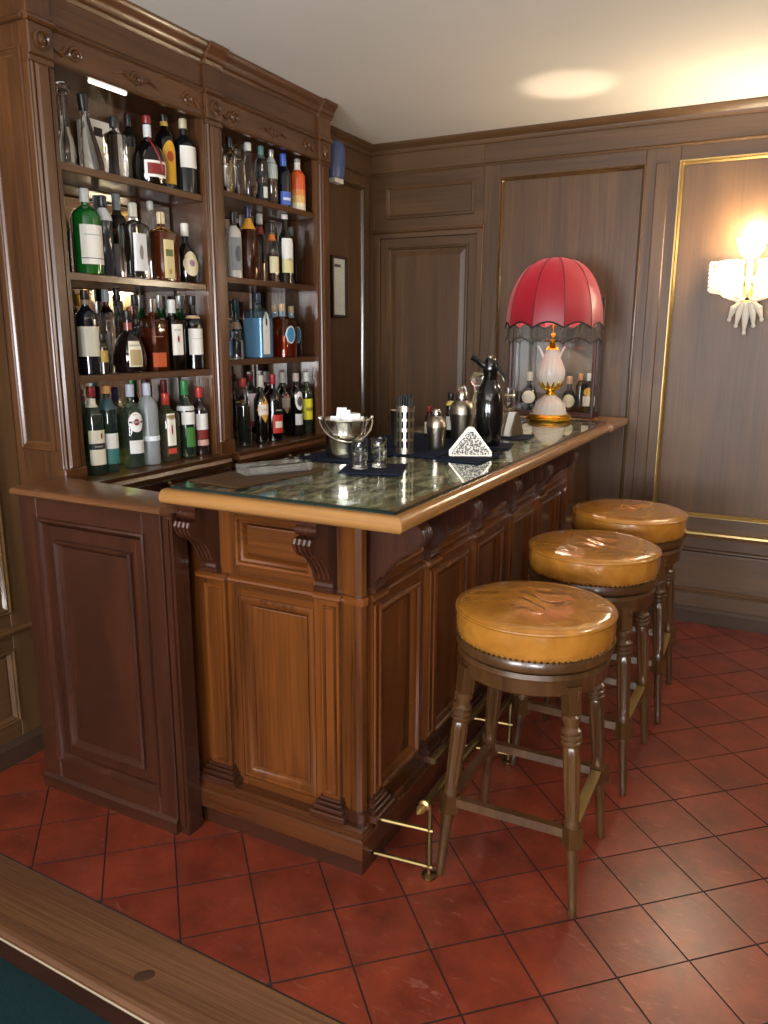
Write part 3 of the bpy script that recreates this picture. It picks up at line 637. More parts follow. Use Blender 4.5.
    MB().prism(po, lambda q: (q[0], q[1], 0.155), lambda q: (q[0], q[1], ZU - 0.002)).build('corner_post', 'bar_wood_z', t)
    cb = [(p[0] + (0.012 if p[0] > cx - 0.02 else 0), p[1] - (0.012 if p[1] < cy + 0.02 else 0)) for p in po]
    MB().prism(cb, lambda q: (q[0], q[1], 0.829), lambda q: (q[0], q[1], 0.852)).build('post_ring', 'bar_wood_x', t)
    MB().prism(cb, lambda q: (q[0], q[1], 0.153), lambda q: (q[0], q[1], 0.19)).build('post_foot', 'gate_wood_x', t)
    # plain far end board, plinth, toe
    FX.box(mb := MB(), 3.86, 4.0, 0.155, ZU, 0, 0.03, 0.003); mb.build('far_pilaster', 'bar_wood_z', t)
    FX.box(mb := MB(), 4.0, BY1, 0.155, ZU - 0.06, 0, 0.012, 0.003); mb.build('far_board', 'wall_wood_z', t)
    def ring(nm, zs, m):
        mb = MB(); vs = []; fs = []
        for (z, e) in zs: vs += [(BX0, BY0 - e, z), (BX1 + e * 0.6, BY0 - e, z), (BX1 + e * 0.6, BY1, z), (BX0, BY1, z)]
        n = len(zs)
        for i in range(n - 1):
            for k in range(4): j = (k + 1) % 4; fs.append((i * 4 + k, i * 4 + j, i * 4 + 4 + j, i * 4 + 4 + k))
        fs += [(3, 2, 1, 0), tuple(range(4 * n - 4, 4 * n))]
        mb.add(vs, fs).build(nm, m, t)
    ring('plinth', [(0.068, 0.058), (0.074, 0.062), (0.128, 0.062), (0.133, 0.055), (0.139, 0.057), (0.144, 0.046), (0.150, 0.048), (0.156, 0.038)], 'plinth_wood')
    ring('toe_kick', [(0.0, 0.034), (0.068, 0.034)], 'gate_wood_x')
bar()
# bar top
def bar_top():
    t = thing('bar_worktop', 'bar top with honey coloured rounded nosing and glass over marbled inlay', 'worktop', (-1.23, 3.0, ZU))
    x0, x1, y0, y1 = -1.580, -0.805, 1.635, YW - 0.034
    Z = 1.120
    rim = 0.075
    prof = [(0.03, ZU), (0.010, ZU + 0.002), (0.002, ZU + 0.010), (0.0, ZU + 0.020), (0.003, ZU + 0.031), (0.012, ZU + 0.040), (0.022, Z), (rim, Z), (rim, ZU)]
    # front (end) nosing and long nosing, mitred at the corner
    MB().prism(prof, lambda q: (x0, y0 + q[0], q[1]), lambda q: (x1 - q[0], y0 + q[0], q[1])).build('end_nosing', 'nosing_wood_x', t, True, angle=50)
    MB().prism(prof, lambda q: (x1 - q[0], y0 + q[0], q[1]), lambda q: (x1 - q[0], 4.02, q[1])).build('front_nosing', 'nosing_wood_y', t, True, angle=50)
    MB().prism([(a - 0.012 if a < 0.05 else a, b) for a, b in prof], lambda q: (x1 - q[0], 4.02, q[1]), lambda q: (x1 - q[0], y1, q[1])).build('wall_end_nosing', 'nosing_wood_y', t, True, angle=50)
    MB().box(x0, x0 + 0.03, y0 + rim, y1, ZU, Z - 0.002).build('back_edging', 'nosing_wood_y', t)
    MB().box(x0 + 0.03, x1 - rim, y0 + rim, y1, ZU, Z - 0.002).build('inlay', 'inlay_marble', t)
    MB().box(x1 - rim - 0.12, x1 - rim + 0.002, 4.05, y1, Z - 0.004, Z + 0.0005).build('wall_end_board', 'nosing_wood_y', t)
    gx0, gx1, gy0, gy1 = x0 + 0.012, x1 - 0.034, y0 + 0.034, 4.06
    MB().add([(gx0, gy0, Z + 0.009), (gx1, gy0, Z + 0.009), (gx1, gy1, Z + 0.009), (gx0, gy1, Z + 0.009)], [(0, 1, 2, 3)]).build('glass_sheet', 'sheet_glass', t, label='thick sheet of glass with dark green edge')
    ed = MB()
    for (a, b, c, d) in ((gx0, gx1, gy0, gy0 + 0.002), (gx1 - 0.002, gx1, gy0, gy1), (gx0, gx0 + 0.002, gy0, gy1), (gx0, gx1, gy1 - 0.002, gy1)): ed.box(a, b, c, d, Z + 0.0005, Z + 0.0088)
    ed.build('glass_edge', 'glass_edge', t)
bar_top()
ZB = 1.1295   # surface things stand on
# gate and its counter flap
def gate():
    t = thing('bar_gate', 'dark walnut bar gate with one large moulded panel between cabinet and bar', 'gate', (-1.88, 1.67, 0))
    F = Face((0, 1.668, 0), (1, 0, 0), (0, -1, 0)); a, b = -2.200, -1.592
    MB().box(a, b, 1.668, 1.70, 0.0, 1.048).build('leaf', 'gate_wood_z', t)
    F.box(mb := MB(), a, a + 0.082, 0.05, 1.048, 0, 0.022, 0.003); mb.build('stile', 'gate_wood_z', t)
    F.box(mb := MB(), b - 0.072, b, 0.05, 1.048, 0, 0.022, 0.003); mb.build('stile', 'gate_wood_z', t)
    F.box(mb := MB(), a + 0.082, b - 0.072, 0.97, 1.048, 0, 0.022, 0.003); mb.build('rail', 'gate_wood_x', t)
    F.box(mb := MB(), a + 0.082, b - 0.072, 0.05, 0.125, 0, 0.022, 0.003); mb.build('rail', 'gate_wood_x', t)
    F.frame(mb := MB(), a + 0.076, b - 0.066, 0.119, 0.976, [(-0.004, 0.020), (-0.002, 0.029), (0.005, 0.031), (0.010, 0.022), (0.016, 0.018), (0.020, 0.008), (0.024, 0.001)]); mb.build('panel_moulding', 'gate_wood_z', t, True)
    F.frame(mb := MB(), a + 0.100, b - 0.090, 0.143, 0.952, [(0, 0.0), (0, 0.006), (0.045, 0.006)]); mb.build('panel_margin', 'gate_wood_z', t)
    F.frame(mb := MB(), a + 0.143, b - 0.133, 0.186, 0.909, [(0, 0.005), (0, 0.018), (0.006, 0.024), (0.012, 0.020), (0.018, 0.011), (0.024, 0.004)]); mb.build('panel_bead', 'gate_wood_z', t, True)
    F.frame(mb := MB(), a + 0.166, b - 0.156, 0.209, 0.886, [(0, 0.004), (0, 0.007), (0.003, 0.008)], True); mb.build('panel', 'gate_wood_z', t)
    F.strip(mb := MB(), a - 0.003, b, [(0.0, 0.0), (0.0, 0.030), (0.040, 0.030), (0.048, 0.026), (0.056, 0.020), (0.056, 0)]); mb.build('skirting', 'gate_wood_x', t)
    # closing post beside the bar
    MB().box(b + 0.001, b + 0.038, 1.655, 1.715, 0.0, 1.048).build('closing_post', 'gate_wood_z', t)
    MB().box(b + 0.008, b + 0.028, 1.648, 1.655, 0.03, 1.03).build('post_bead', 'gate_wood_z', t)
gate()
fl = MB().prism([(1.615, 1.052), (1.606, 1.058), (1.604, 1.066), (1.610, 1.073), (1.618, 1.0755), (1.826, 1.0755), (1.826, 1.050), (1.618, 1.050)], lambda q: (-2.184, q[0], q[1]), lambda q: (-1.552, q[0] if q[0] < 1.7 else 1.765, q[1])).build('counter_flap', 'flap_wood', None, True)
tag(fl, 'narrow brown wooden counter flap resting on the bar gate', 'worktop')
# foot rail
def foot_rail():
    t = thing('foot_rail', 'brass foot rail on slim posts along the foot of the bar', 'rail', (-0.80, 2.9, 0))
    xr = -0.805; z = 0.258
    MB().tube([(xr, 1.80, z), (xr, 4.10, z)], 0.0125, 12).build('rail', 'old_brass', t, True)
    MB().tube([(xr - 0.075, 2.02, z), (xr - 0.075, 4.10, z)], 0.0105, 12).build('rail', 'old_brass', t, True)
    f = MB().lathe([(0.0125, 0), (0.016, 0.004), (0.016, 0.010), (0.009, 0.014), (0.012, 0.022), (0.013, 0.030), (0.008, 0.044), (0.002, 0.054)], 12).xf(Matrix.Translation((xr, 1.802, z)) @ Matrix.Rotation(PI / 2, 4, 'X')); f.build('finial', 'brass', t, True)
    for y in (1.835, 2.55, 3.25, 3.95):
        MB().tube([(xr, y, 0.012), (xr, y, z)], 0.0085, 8).build('post', 'old_brass', t, True)
        MB().lathe([(0.022, 0), (0.022, 0.006), (0.012, 0.012)], 14, (xr, y, 0.002)).build('foot_plate', 'old_brass', t, True)
        for zz in (0.155, 0.036): MB().tube([(-0.958 if zz > 0.1 else -0.975, y - 0.02, zz), (xr + 0.012, y, zz)], 0.007, 8).build('bracket', 'old_brass', t, True)
        MB().lathe([(0.018, 0), (0.015, 0.006)], 12).xf(Matrix.Translation((-0.9615, y - 0.02, 0.155 if False else 0.155)) @ Matrix.Rotation(PI / 2, 4, 'Y')).build('wall_plate', 'old_brass', t, True)
foot_rail()

# ================================================================== STOOLS
def make_stool(label):
    t = thing('bar_stool', label, 'stool', (0, 0, 0), 'bar stools along the bar', world=False)
    R = 0.224
    # cushion top, slightly domed and dented
    vs = []; fs = []; seg = 72; rings = [0.0] + [0.008 * k for k in range(1, 19)] + [0.165, 0.185, 0.204, 0.215, 0.221, 0.224]
    def top(r, a):
        d = 0.820 - 0.010 * (r / R) ** 3
        X_, Y_ = r * math.cos(a), r * math.sin(a); w = 0.0030 * math.sin(95 * (X_ * 0.35 + Y_ * 0.9) + 2.2 * math.sin(38 * X_ + 21 * Y_)) * (0.6 + 0.4 * math.sin(33 * X_ - 12 * Y_ + 1.0)) * max(0, 1 - ((X_ - 0.02) ** 2 + (Y_ - 0.01) ** 2) / 0.115 ** 2)
        if r > 0.212: d -= (r - 0.212) * 0.7
        return d + w
    mb = MB(); c0 = 0
    vs.append((0, 0, top(0, 0)))
    for r in rings[1:]:
        for k in range(seg): a = 2 * PI * k / seg; vs.append((r * math.cos(a), r * math.sin(a), top(r, a)))
    n = len(rings) - 1
    for k in range(seg): fs.append((0, 1 + k, 1 + (k + 1) % seg))
    for i in range(n - 1):
        for k in range(seg): j = (k + 1) % seg; fs.append((1 + i * seg + k, 1 + (i + 1) * seg + k, 1 + (i + 1) * seg + j, 1 + i * seg + j))
    mb.add(vs, fs); cu = mb.build('seat_cushion', 'tan_leather', t, True, angle=60)
    pts = [(0.223 * math.cos(2 * PI * k / 48), 0.223 * math.sin(2 * PI * k / 48), 0.8005) for k in range(49)]
    MB().tube(pts, 0.0042, 6, False).build('piping', 'tan_leather', cu, True)
    MB().lathe([(0.215, 0.722), (0.221, 0.725), (0.2235, 0.744), (0.224, 0.768), (0.2225, 0.786), (0.221, 0.801)], 48, (0, 0, 0), lambda a, z: 1 + 0.004 * math.sin(9 * a + 40 * z), cap=False).build('cushion_side', 'tan_leather', cu, True, angle=60)
    nm = MB()
    for k in range(88): a = 2 * PI * k / 88; nm.ball((0.2225 * math.cos(a), 0.2225 * math.sin(a), 0.7265), 0.0042, 5, 3)
    nm.build('nail_trim', 'old_brass', cu, True)['kind'] = 'stuff'
    MB().lathe([(0.10, 0.690), (0.215, 0.690), (0.221, 0.697), (0.222, 0.711), (0.217, 0.722), (0.10, 0.722)], 40).build('swivel_ring', 'stool_wood', t, True)
    MB().lathe([(0.15, 0.622), (0.204, 0.622), (0.210, 0.628), (0.212, 0.662), (0.216, 0.672), (0.210, 0.684), (0.15, 0.688)], 40).build('apron', 'stool_wood', t, True)
    HZ = 0.235
    for sx in (-1, 1):
        for sy in (-1, 1):
            top_ = Vector((sx * 0.147, sy * 0.147, 0.622)); bot = Vector((sx * 0.196, sy * 0.196, 0.0)); L = (top_ - bot).length
            axis = (top_ - bot).normalized(); rot = axis.to_track_quat('Z', 'Y').to_matrix().to_4x4(); M4 = Matrix.Translation(bot) @ rot
            pr = [(0.011, 0.0), (0.013, 0.004), (0.011, 0.020), (0.0135, 0.030), (0.0125, 0.036), (0.013, 0.05), (0.0165, 0.185), (0.0185, 0.195), (0.0185, 0.205)]
            pr2 = [(0.021, 0.262), (0.022, 0.270), (0.0195, 0.278), (0.0185, 0.29), (0.023, 0.485), (0.0205, 0.490), (0.0275, 0.497), (0.0275, 0.503), (0.0225, 0.507), (0.0285, 0.513), (0.0285, 0.519), (0.0225, 0.523), (0.0275, 0.529), (0.0275, 0.534), (0.020, 0.542), (0.0205, 0.553), (0.026, 0.562), (0.026, 0.572), (0.02, 0.577)]
            fl_ = lambda a, z: 1 + (0.09 * math.cos(9 * a) if 0.30 < z < 0.47 else 0)
            m = MB(); m.lathe(pr, 16); m.xf(M4); lg = m.build('leg', 'stool_wood', t, True)
            m = MB(); q = []
            for (r, z) in pr2:
                q.append((r, z))
                if abs(z - 0.29) < 1e-6: q += [(0.0192, 0.31), (0.0222, 0.46)]
            m.lathe(q, 36, (0, 0, 0), fl_); m.xf(M4); m.build('upper_leg', 'stool_wood', lg, True)
            m = MB(); m.box(-0.022, 0.022, -0.022, 0.022, 0.205, 0.262); m.xf(Matrix.Translation(bot) @ rot); m.build('stretcher_block', 'stool_wood', lg)
            m = MB(); m.box(-0.019, 0.019, -0.019, 0.019, 0.578, 0.655); m.xf(M4)
            bk = m.build('leg_block', 'stool_wood', lg)
            m = MB(); m.lathe([(0.015, 0), (0.012, 0.004), (0.006, 0.006), (0.001, 0.008)], 10); ang = math.atan2(sy, sx)
            m.xf(Matrix.Translation(top_ + Vector((sx * 0.0185, 0, 0.006))) @ Matrix.Rotation(sx * PI / 2, 4, 'Y')); m.build('leg_rosette', 'stool_wood', lg, True)
    off = 0.196 - 0.056 * HZ / 0.612
    for k, (dx, dy) in enumerate(((1, 0), (-1, 0), (0, 1), (0, -1))):
        z0 = 0.226; z1 = 0.252; w = 0.012; l = off - 0.021
        if dx: MB().box(dx * off - w, dx * off + w, -l, l, z0, z1).build('stretcher', 'stool_wood', t); s_ = t.children[-1] if False else None
        else: MB().box(-l, l, dy * off - w, dy * off + w, z0, z1).build('stretcher', 'stool_wood', t)
    mb = MB(); mb.box(off - 0.0145, off + 0.0155, -off + 0.03, off - 0.03, 0.2521, 0.2545); mb.build('brass_foot_plate', 'brass', t)
    return t
def copy_tree(o, parent=None):
    c = o.copy(); COL.objects.link(c)
    if parent is not None: c.parent = parent
    for ch in list(o.children): copy_tree(ch, c)
    return c
stool = make_stool('tan leather bar stool nearest the camera, its seat top wrinkled')
s2 = copy_tree(stool); s3 = copy_tree(stool)
stool.location = (-0.590, 2.062, 0.001); stool.rotation_euler.z = 0.02
s2.scale = (1.02,) * 3; s3.scale = (1.035,) * 3
s2.location = (-0.580, 2.735, 0.001); s2.rotation_euler.z = -0.015; s2['label'] = 'middle tan leather bar stool of the row of three'
s3.location = (-0.568, 3.330, 0.001); s3.rotation_euler.z = 0.03; s3['label'] = 'tan leather bar stool farthest from the camera, nearest the back wall'

# ================================================================== BOTTLES
def prof_of(kind, R, H):
    """rings (r, z) of the glass and the neck radius; the last ring is the mouth"""
    n = 0.0135 if R > 0.03 else 0.011
    P = {
        'wine':   [(.92, 0), (1, .012), (1, .60), (.96, .65), (.80, .70), (.55, .745), ('n', .80), ('n', 1)],
        'spirit': [(.92, 0), (1, .012), (1, .66), (.97, .70), (.80, .75), (.52, .785), ('n', .82), ('n', 1)],
        'slope':  [(.92, 0), (1, .012), (1, .50), (.93, .58), (.74, .68), (.52, .76), ('n', .83), ('n', 1)],
        'square': [(.95, 0), (1, .012), (1, .68), (.93, .72), (.60, .755), ('n', .785), ('n', 1)],
        'squat':  [(.80, 0), (.90, .02), (1, .14), (1, .30), (.93, .42), (.74, .54), (.48, .62), ('n', .68), ('n', 1)],
        'cone':   [(.94, 0), (1, .015), (.98, .10), (.80, .32), (.58, .50), (.42, .62), (.36, .72), ('n', .78), ('n', 1)],
        'bell':   [(.92, 0), (1, .015), (.98, .26), (.88, .36), (.58, .46), (.44, .58), (.42, .74), ('n', .80), ('n', 1)],
        'drop':   [(.55, 0), (.80, .03), (1, .18), (1, .30), (.86, .46), (.62, .62), (.40, .76), ('n', .84), ('n', 1)],
        'tall':   [(.94, 0), (1, .01), (1, .70), (.90, .76), (.62, .82), ('n', .86), ('n', 1)],
        'taper':  [(.86, 0), (.90, .012), (1, .60), (.96, .66), (.70, .72), (.46, .78), ('n', .83), ('n', 1)],
        'jar':    [(.93, 0), (1, .02), (1, .62), (.90, .70), (.70, .74), (.66, .80), (.66, 1)],
    }[kind]
    return [((n if r == 'n' else r * R), z * H) for r, z in P], n
def radius_at(pr, z):
    for (r0, z0), (r1, z1) in zip(pr, pr[1:]):
        if z0 <= z <= z1 and z1 > z0: return r0 + (r1 - r0) * (z - z0) / (z1 - z0)
    return pr[-1][0]
def section(n, a):
    return 1.0 if not n else 1.0 / (abs(math.cos(a)) ** n + abs(math.sin(a)) ** n) ** (1.0 / n)
def wrap(pr, n, a0, half, z0, z1, shape='rect', off=0.0011, nu=9):
    """label patch that follows the glass"""
    mb = MB(); vs = []; fs = []
    for i in range(nu):
        u = -1 + 2 * i / (nu - 1)
        lo, hi = z0, z1; m = (z0 + z1) / 2; h = (z1 - z0) / 2
        if shape == 'oval': k = math.sqrt(max(0.0, 1 - u * u * 0.985)); lo, hi = m - h * k, m + h * k
        if shape == 'diamond': k = max(0.03, 1 - abs(u)); lo, hi = m - h * k, m + h * k
        if shape == 'arch': hi = z1 - (z1 - z0) * 0.22 * (u * u)
        a = a0 + u * half
        for j in range(5):
            z = lo + (hi - lo) * j / 4; r = radius_at(pr, z) * section(n, a) + off
            vs.append((r * math.cos(a), r * math.sin(a), z))
    for i in range(nu - 1):
        for j in range(4): fs.append((i * 5 + j, i * 5 + 5 + j, i * 5 + 6 + j, i * 5 + 1 + j))
    return mb.add(vs, fs)
TXT = {}
def text_points(s):
    if s not in TXT:
        c = bpy.data.curves.new('lettering', 'FONT'); c.body = s; c.size = 1.0; c.align_x = 'CENTER'; c.align_y = 'CENTER'; c.resolution_u = 2
        o = bpy.data.objects.new('lettering', c); COL.objects.link(o)
        dg = bpy.context.evaluated_depsgraph_get(); me = bpy.data.meshes.new_from_object(o.evaluated_get(dg))
        v = [tuple(p.co) for p in me.vertices]; f = [tuple(p.vertices) for p in me.polygons]
        bpy.data.objects.remove(o); bpy.data.curves.remove(c); bpy.data.meshes.remove(me)
        w = max(p[0] for p in v) - min(p[0] for p in v); x0 = (max(p[0] for p in v) + min(p[0] for p in v)) / 2; y0 = (max(p[1] for p in v) + min(p[1] for p in v)) / 2
        TXT[s] = ([((p[0] - x0) / w, (p[1] - y0) / w) for p in v], f)
    return TXT[s]
def lettering(pr, n, a0, s, zc, width, tall=1.0, off=0.0019):
    """text wrapped on the glass; width in metres along the surface"""
    v, f = text_points(s); mb = MB(); vs = []
    for (x, y) in v:
        z = zc + y * width * tall; r0 = radius_at(pr, z); a = a0 + x * width / max(r0, 0.01); r = r0 * section(n, a) + off
        vs.append((r * math.cos(a), r * math.sin(a), z))
    return mb.add(vs, f)
def add_bottle(label, loc, kind, R, H, glassm, cap=('222222', 0.16), labels=(), texts=(), neck=None, n=None, liquid=None, tilt=0.0, aim=-0.32, group=None, stopper=False, ribs=0, extra=None, name='bottle'):
    t = thing(name, label, 'bottle', loc, group, world=False)
    pr, nr = prof_of(kind, R, H)
    mod = (lambda a, z: 1 + ribs * math.cos(14 * a)) if ribs else None
    seg = 28 if (n or ribs) else 20
    body = MB().lathe(pr, seg, (0, 0, 0), mod, n=n).build('glass_body', glassm, t, True)
    if liquid:
        col, lv = liquid; q = [(max(0.002, r - 0.004), z + 0.004 if i == 0 else z) for i, (r, z) in enumerate(pr) if z <= lv * H] ; q.append((max(0.004, radius_at(pr, lv * H) - 0.004), lv * H))
        MB().lathe(q, 18, n=n).build('liquid', bottle_glass(col), body, True)
    if cap:
        col, hh = cap; rc = pr[-1][0] + 0.002; z0 = H * (1 - hh); met = 0.7 if col in ('b9b9b4', 'c8a24a', 'cfcfca', '9b9b96') else 0.0
        if stopper:
            MB().lathe([(rc * .8, z0), (rc * .9, H * .985), (rc * 1.5, H * .995), (rc * 1.75, H * 1.03), (rc * 1.3, H * 1.08), (rc * .5, H * 1.11)], 16).build('stopper', col if col in MAT else flat(col, 0.25), t, True)
        else:
            MB().lathe([(rc, z0), (rc + 0.0008, z0 + 0.002), (rc + 0.0008, H + 0.001), (rc - 0.002, H + 0.004)], 16).build('cap', flat(col, 0.35, met), t, True)
    if neck:
        col, za, zb = neck; rr = [(radius_at(pr, H * z) + 0.0016, H * z) for z in [za + (zb - za) * k / 5 for k in range(6)]]
        MB().lathe(rr, 16, cap=False).build('neck_label', flat(col, 0.4), t, True)
    lo = None
    for (col, za, zb, half, shape, *rest) in labels:
        half = min(half * 1.22, 1.35) if not n else half
        a = aim + (rest[0] if rest else 0); o_ = rest[1] if len(rest) > 1 else 0.0011
        lo = wrap(pr, n, a, half, H * za, H * zb, shape, o_).build('label_print' if o_ > 0.0012 else 'paper_label', flat(col, 0.55), body)
    for (s, zc, wd, col, *rest) in texts:
        lettering(pr, n, aim + (rest[0] if rest else 0), s, H * zc, wd, rest[1] if len(rest) > 1 else 1.0).build('lettering', flat(col, 0.6), lo if False else body)
    if extra: extra(t, pr, R, H)
    if tilt: t.rotation_euler.x = tilt
    return t
XF, XB = -2.268, -2.362
def shelf_bottle(label, u, vb, vt, w, shelf, kind, glassm, back=False, k=1.0, dx=0.0, **kw):
    """u: pixel column at the base, vb/vt: rows of base and top, w: pixel width"""
    X = (XB if back else XF) + dx; z = (SHELF_Z if u < 215 else SHELF_ZR)[shelf]
    p = onX(u, vb, X); p.z = z + 0.0012
    top = onX(u - 1.5, vt, X).z - z
    R = 0.5 * w * depth(p) / FPX * k
    p.z += R * math.sin(abs(kw.get('tilt', 0)))
    return add_bottle(label, p, kind, R, max(0.12, min(top, 0.318 if shelf else (0.278 if u < 215 else 0.240))), glassm, group='bottles on the back bar shelves', **kw)
DK = bottle_glass('0d0b0b'); BR = bottle_glass('1d0f08'); CLR = 'clear_glass'; CRY = 'crystal'
AMB = bottle_glass('4a1d08'); GRN = bottle_glass('5f9a55', False); LGR = bottle_glass('a9baa6', False); BLU = bottle_glass('b9d2e0', False); SMK = bottle_glass('8d8f8c', False)
BRN = bottle_glass('b06a3a', False)
W_ = 'e6e2d8'; CRM = 'd9cfae'
B = shelf_bottle
# --- left bay, top shelf
B('bottle half hidden by left pilaster on top shelf, pale label', 57, 162, 100, 13, 0, 'spirit', DK, back=True, labels=[(W_, .1, .55, .8, 'rect')])
B('clear glass decanter with tall grey stopper, top shelf left bay', 68, 163, 92, 18, 0, 'bell', CRY, cap=('crystal', .06), stopper=True, liquid=('b9b4a4', .05))
B('sloping clear glass decanter with dark cap, leaning beside the stoppered decanter', 93, 167, 100, 27, 0, 'cone', CRY, cap=('1a1a1c', .20), tilt=0.12, k=.85, dx=.004)
B('square crystal bottle with dark cap on the top shelf', 117, 173, 119, 21, 0, 'square', CRY, n=5, cap=('1b1b1d', .16), ribs=0.012, k=.9)
B('olive bottle with dark neck behind, top shelf of left bay', 131, 172, 116, 15, 0, 'spirit', bottle_glass('1f1f19'), back=True, labels=[('6f6238', .02, .55, 1.5, 'rect')])
def ribbon(t, pr, R, H):
    m = MB(); pts = []
    for k in range(10):
        z = H * (.70 - .055 * k); a = -0.55 + 0.07 * k; r = radius_at(pr, z) + 0.002; pts.append((r * math.cos(a), r * math.sin(a), z))
    m.tube(pts, 0.0032, 6); m.build('ribbon', flat('8f1f22', 0.5), t, True)
    r = radius_at(pr, H * .66); m = MB().lathe([(r + .002, H * .62), (r + .003, H * .645)], 16, cap=False); m.build('wax_band', flat('8f1f22', 0.4), t, True)
B('squat dark bottle with red ribbon and white label on top shelf', 150, 182, 118, 33, 0, 'squat', DK, cap=('7d1a1c', .10), neck=('cfd3d6', .70, .88), labels=[(W_, .10, .34, .62, 'rect'), ('7f2320', .14, .30, .48, 'rect', 0, .0016)], extra=ribbon)
B('tall black bottle with arched yellow label on top shelf', 167, 185, 104, 25, 0, 'spirit', DK, neck=('c8a24a', .86, .92), cap=('151515', .08), labels=[('e0a92a', .09, .66, .62, 'arch'), ('b5481d', .38, .52, .3, 'oval', 0, .0016)], k=.78, dx=-.025)
B('black port bottle with white label at the right end of top left shelf', 186, 191, 110, 23, 0, 'wine', bottle_glass('0f1418'), cap=('b9ae8c', .12), labels=[(W_, .34, .63, .72, 'rect')])
bx = thing('carton', 'white carton lying behind the decanters on top shelf', 'box', onX(92, 150, -2.375), world=True)
c0 = onX(79, 150, -2.372).y; c1 = onX(107, 150, -2.372).y
MB().box(-2.408, -2.345 - 0.0, c0 + 0.03, c1 - 0.0, SHELF_Z[0] + 0.001, SHELF_Z[0] + 0.205).build('box_body', 'white_paper', bx); bx.location.z = SHELF_Z[0]
MB().box(-2.345, -2.3445, c0 + 0.05, c0 + 0.09, SHELF_Z[0] + 0.15, SHELF_Z[0] + 0.18).build('printed_patch', 'black_matte', bx)
for ch in bx.children: ch.matrix_parent_inverse = Matrix.Translation(-Vector(bx.location))
# --- left bay, second shelf
B('ornate gold and dark bottle at far left of second shelf', 66, 272, 196, 13, 1, 'taper', bottle_glass('3a3222'), back=True, neck=('c8a24a', .55, .8), cap=('1a1512', .12))
B('bright green gin bottle with white label and silver cap', 90, 274, 191, 32, 1, 'spirit', bottle_glass('125a1c'), k=.9, cap=('cfd0cc', .15), labels=[(W_, .12, .58, .72, 'rect'), ('33463a', .185, .195, .70, 'rect', 0, .0016), ('9aa6a0', .46, .47, .5, 'rect', 0, .0016)], ribs=0.008)
B('slim charcoal bottle with silver neck band beside the green gin', 107, 275, 198, 17, 1, 'tall', bottle_glass('2c2f36'), cap=('26292e', .12), neck=('c9cacb', .70, .86))
B('clear bottle with purple shoulder and grey cap on second shelf', 121, 276, 196, 17, 1, 'spirit', SMK, cap=('8b9095', .18), labels=[('c9ccd2', .05, .42, .8, 'rect'), ('1b1218', .60, .76, 1.4, 'rect')], back=True)
B('clear square bottle with white label and pale stopper, second shelf', 137, 279, 205, 25, 1, 'square', CRY, n=5, cap=('c6c3b4', .17), labels=[('d9dadb', .10, .60, .55, 'rect'), ('8b8a80', .25, .45, .18, 'oval', 0, .0016)])
B('thin clear bottle standing behind, second shelf of left bay', 154, 277, 203, 9, 1, 'tall', CLR, back=True, cap=('cfd0cc', .1))
B('dark amber square bottle with tall cream label and gold cap', 164, 281, 214, 27, 1, 'square', AMB, n=5, cap=('d8c79a', .16), labels=[('d6c692', .04, .60, .42, 'rect'), ('5b6b3a', .36, .46, .3, 'rect', 0, .0016), ('b8923e', .10, .18, .12, 'oval', 0, .0016)], neck=('c8923e', .72, .80))
B('dark round flask with oval cream label and white cap', 187, 282, 225, 24, 1, 'squat', bottle_glass('15130f'), cap=('dcd9cf', .20), labels=[('d2c6a2', .12, .54, .62, 'oval'), ('8f6f86', .28, .40, .2, 'oval', 0, .0016)])
# --- left bay, third shelf
B('brown bottle half hidden at far left of third shelf', 75, 379, 312, 12, 2, 'spirit', BRN, back=True)
B('bottle with gold capsule behind the cream labelled one', 83, 377, 296, 14, 2, 'tall', CLR, back=True, cap=('c8a24a', .14), k=.9)
B('bottle with dark base and broad cream label on third shelf', 91, 380, 292, 22, 2, 'spirit', bottle_glass('11151f'), cap=('2a1c18', .10), neck=('8a7468', .84, .95), labels=[('d3d0be', .22, .58, 1.1, 'rect')])
B('small dark bottle with gold label in front of crystal bottle', 105, 378, 335, 9, 2, 'spirit', bottle_glass('2a2013'), labels=[('a88a3e', .3, .6, .8, 'rect')], cap=('1a1512', .14), dx=.034)
B('ribbed crystal bottle with round shoulders on third shelf', 111, 376, 291, 15, 2, 'spirit', CRY, cap=('9aa2a6', .14), ribs=0.02, dx=-.055)
def amar(t, pr, R, H): pass
B('large dark amaretto style bottle with cream label and square cap', 131, 376, 312, 33, 2, 'squat', bottle_glass('160d0c'), k=.86, cap=('1a1314', .13), n=3, dx=.01, neck=('8c3f3a', .70, .82), labels=[('d9d2ba', .10, .52, .50, 'rect'), ('a8946a', .12, .38, .42, 'rect', 0, .0016)], texts=[('DISARONNO', .45, .040, '2a2420')])
B('clear bottle with black cap seen above the amaretto', 122, 374, 290, 14, 2, 'wine', CLR, back=True, cap=('18181a', .14))
B('smoked bottle with black cap behind amaretto, right of clear one', 139, 373, 296, 12, 2, 'wine', SMK, back=True, cap=('18181a', .14))
B('rectangular bourbon bottle with orange base label', 156, 374, 300, 23, 2, 'square', BRN, n=6, cap=('9b9b96', .18), labels=[('c4562c', .06, .26, .62, 'rect'), ('9c7a55', .48, .49, .4, 'rect')], liquid=('6a2f12', .60))
B('green bottle with silver cap behind the bourbon', 163, 372, 296, 14, 2, 'wine', bottle_glass('1d5a2c'), back=True, cap=('b9b9b4', .17))
